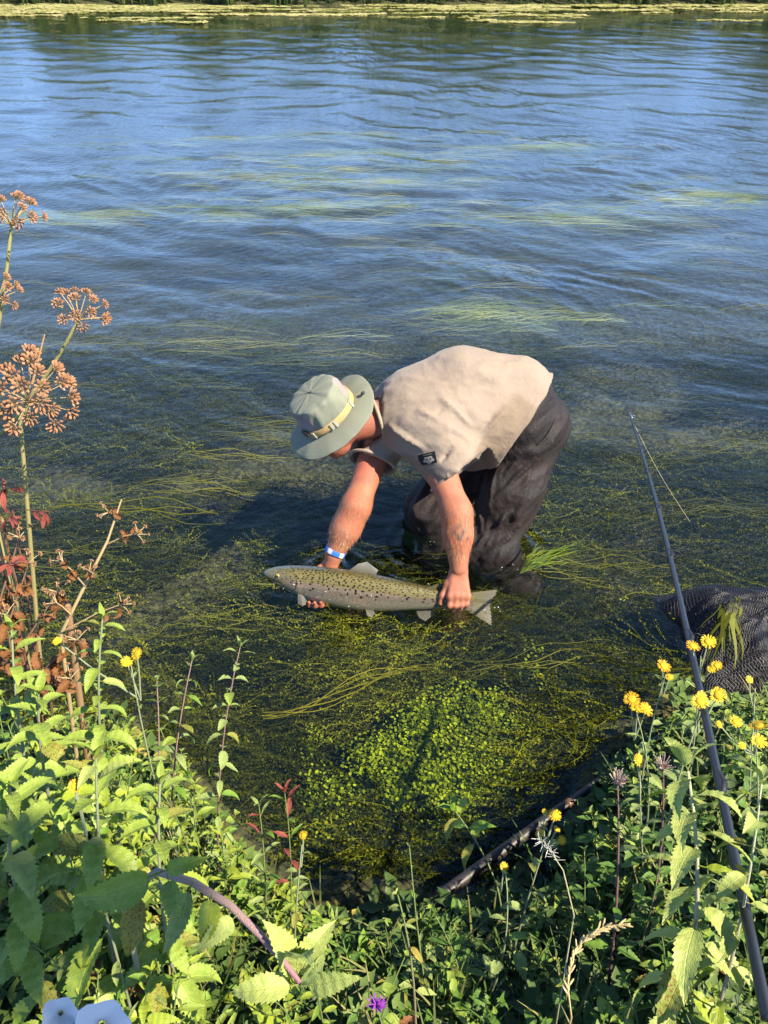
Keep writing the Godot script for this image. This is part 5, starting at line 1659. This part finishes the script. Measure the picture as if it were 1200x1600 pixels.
	# nettles and others on the right
	for s in [[[1075, 1205, 1.25], 0.115, 13, "pale purple stemmed nettle standing tallest on the right bank", 0.006], [[1190, 1225, 1.2], 0.075, 8, "pale nettle beside the rod at the right edge", 0.004]]:
		var tip := at(s[0][0], s[0][1], s[0][2])
		var base := on_ground(at(s[0][0] - 10, s[0][1] + 330, s[0][2] - 0.12))
		plant("nettle", s[3], "nettle", "nettles on the right bank", base, tip, {"kinds": ["nettle"], "mats": ["pale nettle leaf", "pale nettle leaf", "lime leaf"], "ln": s[1], "n": s[2], "r": s[4], "t0": 0.3, "crowd": 0.7, "stem": Color(0.20, 0.09, 0.11), "stem2": Color(0.4, 0.42, 0.24), "top": 0.75, "el0": -0.6, "el1": 0.15})
	var pb := on_ground(at(795, 1350, 1.62))
	plant("nettle_shoot", "single nettle top on a pale leaning stem at the water's edge", "nettle", "", pb, at(712, 1268, 1.6), {"kinds": ["nettle"], "mats": ["fresh leaf", "lime leaf"], "ln": 0.062, "n": 3, "t0": 0.78, "r": 0.003, "top": 0.8, "el0": 0.0, "el1": 0.3, "stem": Color(0.25, 0.3, 0.12)})
	pb = on_ground(at(690, 1520, 1.38))
	plant("water_forget_me_not", "slender upright plant with alternate grey leaves left of the pole's end", "plant", "", pb, at(640, 1325, 1.5), {"kinds": ["lance"], "mats": ["grey leaf", "fresh leaf"], "ln": 0.04, "n": 10, "alt": true, "t0": 0.2, "r": 0.0025, "el0": 0.2, "el1": 0.8})
	# reddish tipped willowherb at the edge of the bare mud
	for s in [[[445, 1240, 1.6], "small willowherb with reddish upper leaves over the muddy edge", ["red leaf", "fresh leaf", "grey leaf"]], [[405, 1262, 1.58], "small pink tinged plant just left of the reddish willowherb", ["grey leaf", "red leaf", "fresh leaf"]]]:
		var tip := at(s[0][0], s[0][1], s[0][2])
		plant("willowherb", s[1], "plant", "", on_ground(at(s[0][0] - 20, s[0][1] + 150, s[0][2] - 0.08)), tip, {"kinds": ["lance"], "mats": s[2], "ln": 0.045, "n": 6, "t0": 0.25, "r": 0.0025, "el0": 0.1, "el1": 0.9, "top": 0.8})
	# fleabane
	var F := func(x: float, y: float, t: float, r := 0.0165) -> Array: return [at(x, y, t), r]
	fleabane("fleabane with two open yellow heads beside the rod, nearest the net", at(1095, 1025, 1.72), [F.call(1083, 1010, 1.72), F.call(1107, 1003, 1.72, 0.0175), F.call(1120, 1040, 1.7, 0.012), F.call(1112, 1046, 1.7, 0.010)])
	fleabane("fleabane with one tilted yellow head left of the rod", at(1040, 1055, 1.68), [F.call(1037, 1041, 1.68), F.call(1046, 1058, 1.68, 0.009)])
	fleabane("fleabane with three yellow heads over the water, left of the rod", at(995, 1115, 1.62), [F.call(987, 1092, 1.63), F.call(998, 1106, 1.62), F.call(1010, 1108, 1.62)])
	fleabane("fleabane with two heads just right of the rod", at(1100, 1105, 1.58), [F.call(1094, 1096, 1.58, 0.017), F.call(1122, 1086, 1.6), F.call(1096, 1088, 1.6, 0.012)])
	fleabane("fleabane with heavy yellow heads cut by the right edge", at(1180, 1145, 1.52), [F.call(1185, 1134, 1.52, 0.018), F.call(1186, 1158, 1.5, 0.0155), F.call(1150, 1128, 1.55, 0.014), F.call(1160, 1165, 1.5, 0.008), F.call(1124, 1132, 1.55, 0.008)])
	fleabane("fleabane bearing one small yellow head at the right margin", at(1180, 1075, 1.65), [F.call(1171, 1062, 1.66, 0.009)], 0.06, 11)
	fleabane("low fleabane with one yellow head beside the pole", at(1000, 1200, 1.6), [F.call(998, 1188, 1.6, 0.0135)])
	fleabane("fleabane with flat yellow heads in the shaded middle of the bank", at(862, 1290, 1.52), [F.call(867, 1274, 1.52, 0.0135), F.call(851, 1268, 1.53, 0.006), F.call(844, 1303, 1.5, 0.0105), F.call(870, 1296, 1.5, 0.008), F.call(878, 1313, 1.5, 0.009)])
	fleabane("fleabane with one small yellow head above the pole's grip", at(790, 1362, 1.48), [F.call(788, 1354, 1.48, 0.0085)], 0.05, 7)
	fleabane("small fleabane with two yellow heads beside the tall left nettle", at(205, 1040, 1.5), [F.call(214, 1021, 1.5, 0.013), F.call(198, 1034, 1.5, 0.012), F.call(90, 1002, 1.52, 0.009)], 0.04, 7)
	fleabane("small fleabane with one yellow bud over the muddy edge", at(472, 1320, 1.52), [F.call(474, 1305, 1.52, 0.0085)], 0.04, 7)
	fleabane("fleabane with one yellow bud among the left nettles", at(118, 1240, 1.12), [F.call(117, 1228, 1.12, 0.01)], 0.05, 6)
	# seed heads: pale thistle-like tops, a bowed grass ear, a wispy stalk
	for s in [[[965, 1218, 1.45], "dark stemmed plant topped with a pinkish dry tuft", 260.0], [[1036, 1195, 1.45], "dry tufted head just left of the pale right nettle", 200.0]]:
		var tip := at(s[0][0], s[0][1], s[0][2])
		var base := on_ground(at(s[0][0] + 25, s[0][1] + s[2], s[0][2] - 0.1))
		p = plant("seeding_plant", s[1], "dead plant", "", base, tip, {"kinds": ["oval"], "mats": ["deep leaf", "fresh leaf"], "ln": 0.045, "n": 5, "t0": 0.2, "r": 0.004, "stem": Color(0.1, 0.055, 0.05), "stem2": Color(0.16, 0.08, 0.08), "bud": false})
		g0 = Geo.new()
		for k in 40:
			var d := Vector3(rng.randfn(), 1.0 + 0.6 * rng.randfn(), rng.randfn()).normalized() * rng.randf_range(0.012, 0.024)
			g0.tube([tip - base + Vector3(rng.randfn() * 0.003, -0.012, 0), tip - base + d], [0.0008, 0.0011], 3, Color(0.42, 0.27, 0.24).lerp(Color(0.55, 0.45, 0.36), rng.randf()))
		obj("seed_tuft", g0.mesh(), M["tinted"], p)
	var gb := on_ground(at(915, 1620, 1.05))
	p = thing("grass_ear", "bowed straw coloured grass ear arching to the right", "grass", gb)
	g0 = Geo.new()
	var ear := [Vector3.ZERO, at(893, 1590, 1.05) - gb, at(887, 1540, 1.06) - gb, at(895, 1495, 1.07) - gb, at(915, 1465, 1.08) - gb, at(945, 1448, 1.08) - gb, at(985, 1443, 1.08) - gb]
	g0.tube(ear, [0.0014, 0.0013, 0.0013, 0.0012, 0.0011, 0.001, 0.0006], 5, Color(0.5, 0.38, 0.16))
	obj("stalk", g0.mesh(), M["dry stalk"], p)
	g0 = Geo.new()
	for k in 46:
		var t := 1.6 + k / 46.0 * 4.2
		var i := int(t)
		var o: Vector3 = ear[i].lerp(ear[mini(i + 1, 6)], t - i)
		var tg: Vector3 = (ear[mini(i + 1, 6)] - ear[i]).normalized()
		var d := (tg + Vector3(rng.randfn(), rng.randfn(), rng.randfn()) * 0.35).normalized()
		var s := d.cross(Vector3.UP).normalized()
		g0.ball(o + d * 0.007, Vector3(0.0017, 0.0075, 0.0017), Basis(s, d, s.cross(d)), 5, 5, Color(0.42, 0.32, 0.14).lerp(Color(0.6, 0.48, 0.24), rng.randf()))
	tag(obj("spikelets", g0.mesh(), M["dry stalk"], p), "", "", "", "stuff")
	gb = on_ground(at(905, 1560, 1.2))
	p = thing("grass_ear", "thin pale grass stalk with a wispy white tip standing in the shade", "grass", gb)
	g0 = Geo.new()
	g0.tube([Vector3.ZERO, at(897, 1430, 1.28) - gb, at(880, 1360, 1.3) - gb, at(848, 1312, 1.32) - gb], [0.0016, 0.0014, 0.0012, 0.0008], 5, Color(0.36, 0.34, 0.18))
	obj("stalk", g0.mesh(), M["dry stalk"], p)
	g0 = Geo.new()
	for k in 30:
		var o := at(lerpf(840, 872, k / 30.0), lerpf(1310, 1345, k / 30.0), 1.31) - gb
		g0.tube([o, o + Vector3(rng.randfn(), rng.randfn() + 0.4, rng.randfn()).normalized() * 0.014], [0.0008, 0.0004], 3, Color(0.62, 0.6, 0.52))
	tag(obj("wisps", g0.mesh(), M["tinted"], p), "", "", "", "stuff")
	# the withered sprig in the bottom middle
	pb = on_ground(at(650, 1600, 1.15))
	plant("withered_sprig", "half withered sprig with pale curled leaves in the bottom middle", "dead plant", "", pb, at(622, 1400, 1.2), {"kinds": ["dry", "nettle"], "mats": ["pale nettle leaf", "rust leaf", "yellow leaf"], "ln": 0.042, "n": 8, "alt": true, "t0": 0.1, "r": 0.003, "stem": Color(0.28, 0.13, 0.12), "el0": -0.6, "el1": 0.2})
	# bindweed and a purple flower at the very bottom
	for s in [[88, 1572, 0.86, 0.019, "half furled white bindweed flower at the bottom left"], [150, 1584, 0.84, 0.029, "wide white bindweed trumpet at the bottom left edge"]]:
		var c := at(s[0], s[1], s[2])
		p = thing("bindweed_flower", s[4], "flower", c)
		g0 = Geo.new()
		for r in 7:
			for k in 20:
				var a := TAU * k / 20.0
				var t := r / 6.0
				var rr: float = s[3] * (0.12 + 0.88 * pow(t, 1.6)) * (1.0 + 0.09 * cos(a * 5.0) * t + 0.05 * sin(a * 3.0 + 1.0) * t)
				g0.add(Vector3(cos(a) * rr, t * s[3] * 1.3 + 0.003 * sin(a * 5.0) * t, -sin(a) * rr))
		g0.strip(0, 7, 20, true)
		obj("trumpet", g0.mesh(), M["white petal"], p, Transform3D(Basis.from_euler(Vector3(0.5, 0, -0.3)), Vector3(0, -s[3], 0)))
		g0 = Geo.new()
		var gr := on_ground(c + Vector3(0, 0, 0.05))
		g0.tube([gr - c, Vector3(0, -s[3] * 1.6, 0.01), Vector3(0, -s[3], 0)], [0.0016, 0.0016, 0.003], 5, Color(0.14, 0.2, 0.05))
		obj("stalk", g0.mesh(), M["dry stalk"], p)
	var kc := at(588, 1572, 1.02)
	p = plant("purple_wildflower", "single purple flower at the bottom middle of the bank", "flower", "", on_ground(kc + Vector3(0.02, 0, 0.06)), kc, {"kinds": ["lance"], "mats": ["fresh leaf"], "ln": 0.04, "n": 5, "t0": 0.2, "r": 0.002, "bud": false})
	g0 = Geo.new()
	var kb := kc - p.position
	for k in 60:
		var d := Vector3(rng.randfn(), 0.7 + 0.4 * rng.randfn(), rng.randfn()).normalized() * rng.randf_range(0.009, 0.016)
		g0.tube([kb, kb + d * 0.6, kb + d], [0.0008, 0.0013, 0.0006], 4)
	obj("flower", g0.mesh(), M["purple petal"], p)
	# the crowd of leafy plants that fills the bank
	var count := 0
	var tries := 0
	while count < 330 and tries < 6000:
		tries += 1
		var x := rng.randf_range(-1.25, 1.35)
		var z := rng.randf_range(-1.75, -0.22)
		var d := z - shore(x)
		if d < 0.02: continue
		var base := on_ground(Vector3(x, 0, z))
		var q := proj(base + Vector3(0, 0.15, 0))
		if q.x < -90 or q.x > 1290 or q.y > 1800: continue
		var left := q.x < 520.0
		var hgt := rng.randf_range(0.18, 0.46) if left else rng.randf_range(0.12, 0.34)
		var tip := base + Vector3(rng.randfn() * 0.04, hgt, -0.03 + rng.randfn() * 0.04)
		var tp := proj(tip)
		var tries2 := 0
		while tp.y < skyline(tp.x) + 20.0 * rng.randf() and tries2 < 12:
			hgt *= 0.85
			tip = base + Vector3(rng.randfn() * 0.03, hgt, rng.randfn() * 0.03)
			tp = proj(tip)
			tries2 += 1
		if hgt < 0.05: continue
		if tip.z > -0.4 and tip.y > 0.95: continue
		var sort := rng.randf()
		var size_word: String = "tall" if hgt > 0.27 else ("middling" if hgt > 0.17 else "low")
		var lean: String = "leaning left" if tip.x < base.x - 0.03 else ("leaning right" if tip.x > base.x + 0.03 else "upright")
		size_word = "%s %s" % [size_word, lean]
		var tone: int = 1 if (tp.x > 520.0 and tp.x < 960.0 and rng.randf() < 0.7) else rng.randi() % 3
		var tone_word: String = (["lime green", "yellow green", "fresh green"] if left else ["fresh green", "deep green", "yellow green"])[tone]
		var tone_mat: String = (["lime leaf", "nettle leaf", "fresh leaf"] if left else ["fresh leaf", "deep leaf", "nettle leaf"])[tone]
		if sort >= 0.30 and sort < 0.62 and rng.randf() < 0.5: tone_word = "grey green"; tone_mat = "grey leaf"
		var label := ""
		var group := ""
		var o := {"n": 7, "r": 0.0026, "t0": 0.1}
		if left and sort < 0.24: sort = 0.4
		if sort < 0.30:
			label = "%s small %s nettle %s" % [size_word, tone_word, beside(tp)]
			group = "small nettles of the left bank" if left else "small nettles of the right bank"
			o.merge({"kinds": ["nettle"], "mats": ["nettle leaf", "lime leaf", "fresh leaf"] if left else ["fresh leaf", "deep leaf", "nettle leaf"], "ln": rng.randf_range(0.045, 0.075), "n": 6}, true)
			o.mats[0] = tone_mat
			if used.has(label): continue
			used[label] = 1
			plant("small_nettle", label, "nettle", group, base, tip, o)
		elif sort < 0.62:
			label = "%s %s mint %s" % [size_word, tone_word, beside(tp)]
			group = "mint on the left bank" if left else "mint on the right bank"
			o.merge({"kinds": ["oval", "lance"], "mats": ["grey leaf", "fresh leaf", "lime leaf"] if left else ["fresh leaf", "grey leaf", "deep leaf"], "ln": rng.randf_range(0.03, 0.05), "n": 11}, true)
			o.mats[0] = tone_mat
			if used.has(label): continue
			used[label] = 1
			plant("mint", label, "plant", group, base, tip, o)
		elif sort < 0.85:
			label = "%s %s willowherb %s" % [size_word, tone_word, beside(tp)]
			group = "willowherb on the left bank" if left else "willowherb on the right bank"
			o.merge({"kinds": ["lance", "narrow"], "mats": ["fresh leaf", "nettle leaf", "grey leaf"] if left else ["fresh leaf", "deep leaf", "nettle leaf"], "ln": rng.randf_range(0.045, 0.07), "n": 9}, true)
			o.mats[0] = tone_mat
			if used.has(label): continue
			used[label] = 1
			plant("willowherb", label, "plant", group, base, tip, o)
		else:
			label = "%s %s bindweed %s" % [size_word, tone_word, beside(tp)]
			group = "bindweed on the left bank" if left else "bindweed on the right bank"
			o.merge({"kinds": ["heart"], "mats": ["lime leaf", "fresh leaf"], "ln": rng.randf_range(0.04, 0.065), "n": 6, "alt": true, "el0": 0.0, "el1": 0.4}, true)
			o.mats[0] = tone_mat
			if used.has(label): continue
			used[label] = 1
			plant("bindweed", label, "plant", group, base, tip, o)
		count += 1
	# low leaves and grass under it all
	var lf := Geo.new()
	for k in 9:
		var a := rng.randf() * TAU
		var d := Vector3(cos(a), rng.randf_range(-0.1, 0.5), sin(a))
		var w := Vector3(-sin(a), 0, cos(a)) * rng.randf_range(0.008, 0.014)
		var l := rng.randf_range(0.03, 0.055)
		var s := Vector3(rng.randfn(), rng.randf() * 2.0, rng.randfn()) * 0.018
		var i0 := lf.add(s); lf.add(s + d * l * 0.45 + w + Vector3(0, 0.006, 0)); lf.add(s + d * l * 0.5 - Vector3(0, 0.002, 0)); lf.add(s + d * l * 0.45 - w + Vector3(0, 0.006, 0)); lf.add(s + d * l)
		lf.quad(i0, i0 + 1, i0 + 2, i0 + 3)
		lf.tri(i0 + 1, i0 + 4, i0 + 2); lf.tri(i0 + 2, i0 + 4, i0 + 3)
	var pl := []
	var co := []
	for i in 5200:
		var x := rng.randf_range(-1.9, 2.0)
		var z := rng.randf_range(-1.8, 0.5)
		if z - shore(x) < -0.02: continue
		var gp := on_ground(Vector3(x, 0, z))
		var sk := proj(gp + Vector3(0, 0.06, 0))
		if sk.y < skyline(sk.x) - 10.0: continue
		pl.append(Transform3D(Basis(Vector3.UP, rng.randf() * TAU).scaled(Vector3.ONE * rng.randf_range(0.7, 1.5)), gp + Vector3(0, rng.randf() * 0.1, 0)))
		co.append(Color(0.035, 0.075, 0.012).lerp(Color(0.13, 0.2, 0.04), rng.randf()))
	tag(many("undergrowth", lf.mesh(), M["grass blades"], pl, co), "low green undergrowth covering the near bank", "ground cover")
	var bl := Geo.new()
	for k in 4:
		var pts := []
		var a := rng.randf() * TAU
		for i in 6:
			var t := i / 5.0
			pts.append(Vector3(cos(a) * t * t * 0.09 + k * 0.006, 0.26 * t - 0.06 * t * t, sin(a) * t * t * 0.09))
		ribbon(bl, pts, 0.0026, Color.WHITE, Vector3(-sin(a), 0, cos(a)))
	pl = []; co = []
	for i in 1500:
		var x := rng.randf_range(-1.6, 1.7)
		var z := rng.randf_range(-1.7, 0.5)
		if z - shore(x) < 0.03: continue
		var gp := on_ground(Vector3(x, 0, z))
		var sk := proj(gp + Vector3(0, 0.22, 0))
		if sk.y < skyline(sk.x): continue
		pl.append(Transform3D(Basis(Vector3.UP, rng.randf() * TAU).scaled(Vector3.ONE * rng.randf_range(0.6, 1.2)), gp))
		var k := rng.randf()
		co.append(Color(0.06, 0.11, 0.02).lerp(Color(0.3, 0.26, 0.1), k * k))
	tag(many("bank_grass", bl.mesh(), M["grass blades"], pl, co), "green and straw coloured grass between the bank plants", "grass")

func shade_tree() -> void:
	# a tree behind the camera's right shoulder; its lower branches shade the bottom of the bank
	var base := Vector3(4.2, 0.35, 2.0)
	var t := thing("bank_tree", "leafy bank tree just outside the picture whose shade falls on the bottom left corner", "tree", base)
	var sunward := Vector3(0.60, 0.75, 0.30)
	var clumps := []
	for s in [[at(50, 1450, 1.05), 0.06, 4.4]]:
		clumps.append([s[0] + sunward * s[2], s[1]])
	for i in 16: clumps.append([Vector3(rng.randf_range(3.4, 5.6), rng.randf_range(3.0, 4.6), rng.randf_range(1.9, 3.6)), rng.randf_range(0.35, 0.6)])
	var g := Geo.new()
	var top := base + Vector3(-0.2, 3.6, 0.0)
	g.tube([Vector3(0, -0.1, 0), Vector3(-0.05, 1.4, 0.02), top - base], [0.16, 0.12, 0.06], 9, Color(0.07, 0.055, 0.04))
	for c in clumps:
		var q: Vector3 = c[0]
		var from := base + Vector3(-0.05, minf(q.y - 0.35 - base.y, 3.2), 0.0)
		g.tube([from - base, from.lerp(q, 0.5) + Vector3(0, 0.12, 0) - base, q - base], [0.045, 0.025, 0.008], 6, Color(0.07, 0.055, 0.04))
	obj("trunk", g.mesh(), M["dry stalk"], t)
	var lf := Geo.new()
	for k in 14:
		var o := Vector3(rng.randfn(), rng.randfn(), rng.randfn()) * 0.05
		var bb := Basis.from_euler(Vector3(rng.randf() * TAU, rng.randf() * TAU, rng.randf() * TAU))
		var i0 := lf.add(o + bb * Vector3(-0.035, 0, 0)); lf.add(o + bb * Vector3(0, 0.008, 0.022)); lf.add(o + bb * Vector3(0.04, 0, 0)); lf.add(o + bb * Vector3(0, 0.008, -0.022))
		lf.quad(i0, i0 + 1, i0 + 2, i0 + 3)
	var pl := []
	var co := []
	for c in clumps:
		for i in int(1500.0 * c[1] * c[1]) + 50:
			var d: Vector3 = Vector3(rng.randfn(), rng.randfn(), rng.randfn()).normalized() * pow(rng.randf(), 0.45) * float(c[1])
			pl.append(Transform3D(Basis(Vector3.UP, rng.randf() * TAU), c[0] + d - base))
			co.append(Color(0.05, 0.1, 0.02).lerp(Color(0.1, 0.16, 0.03), rng.randf()))
	many("crown", lf.mesh(), M["grass blades"], pl, co, t)
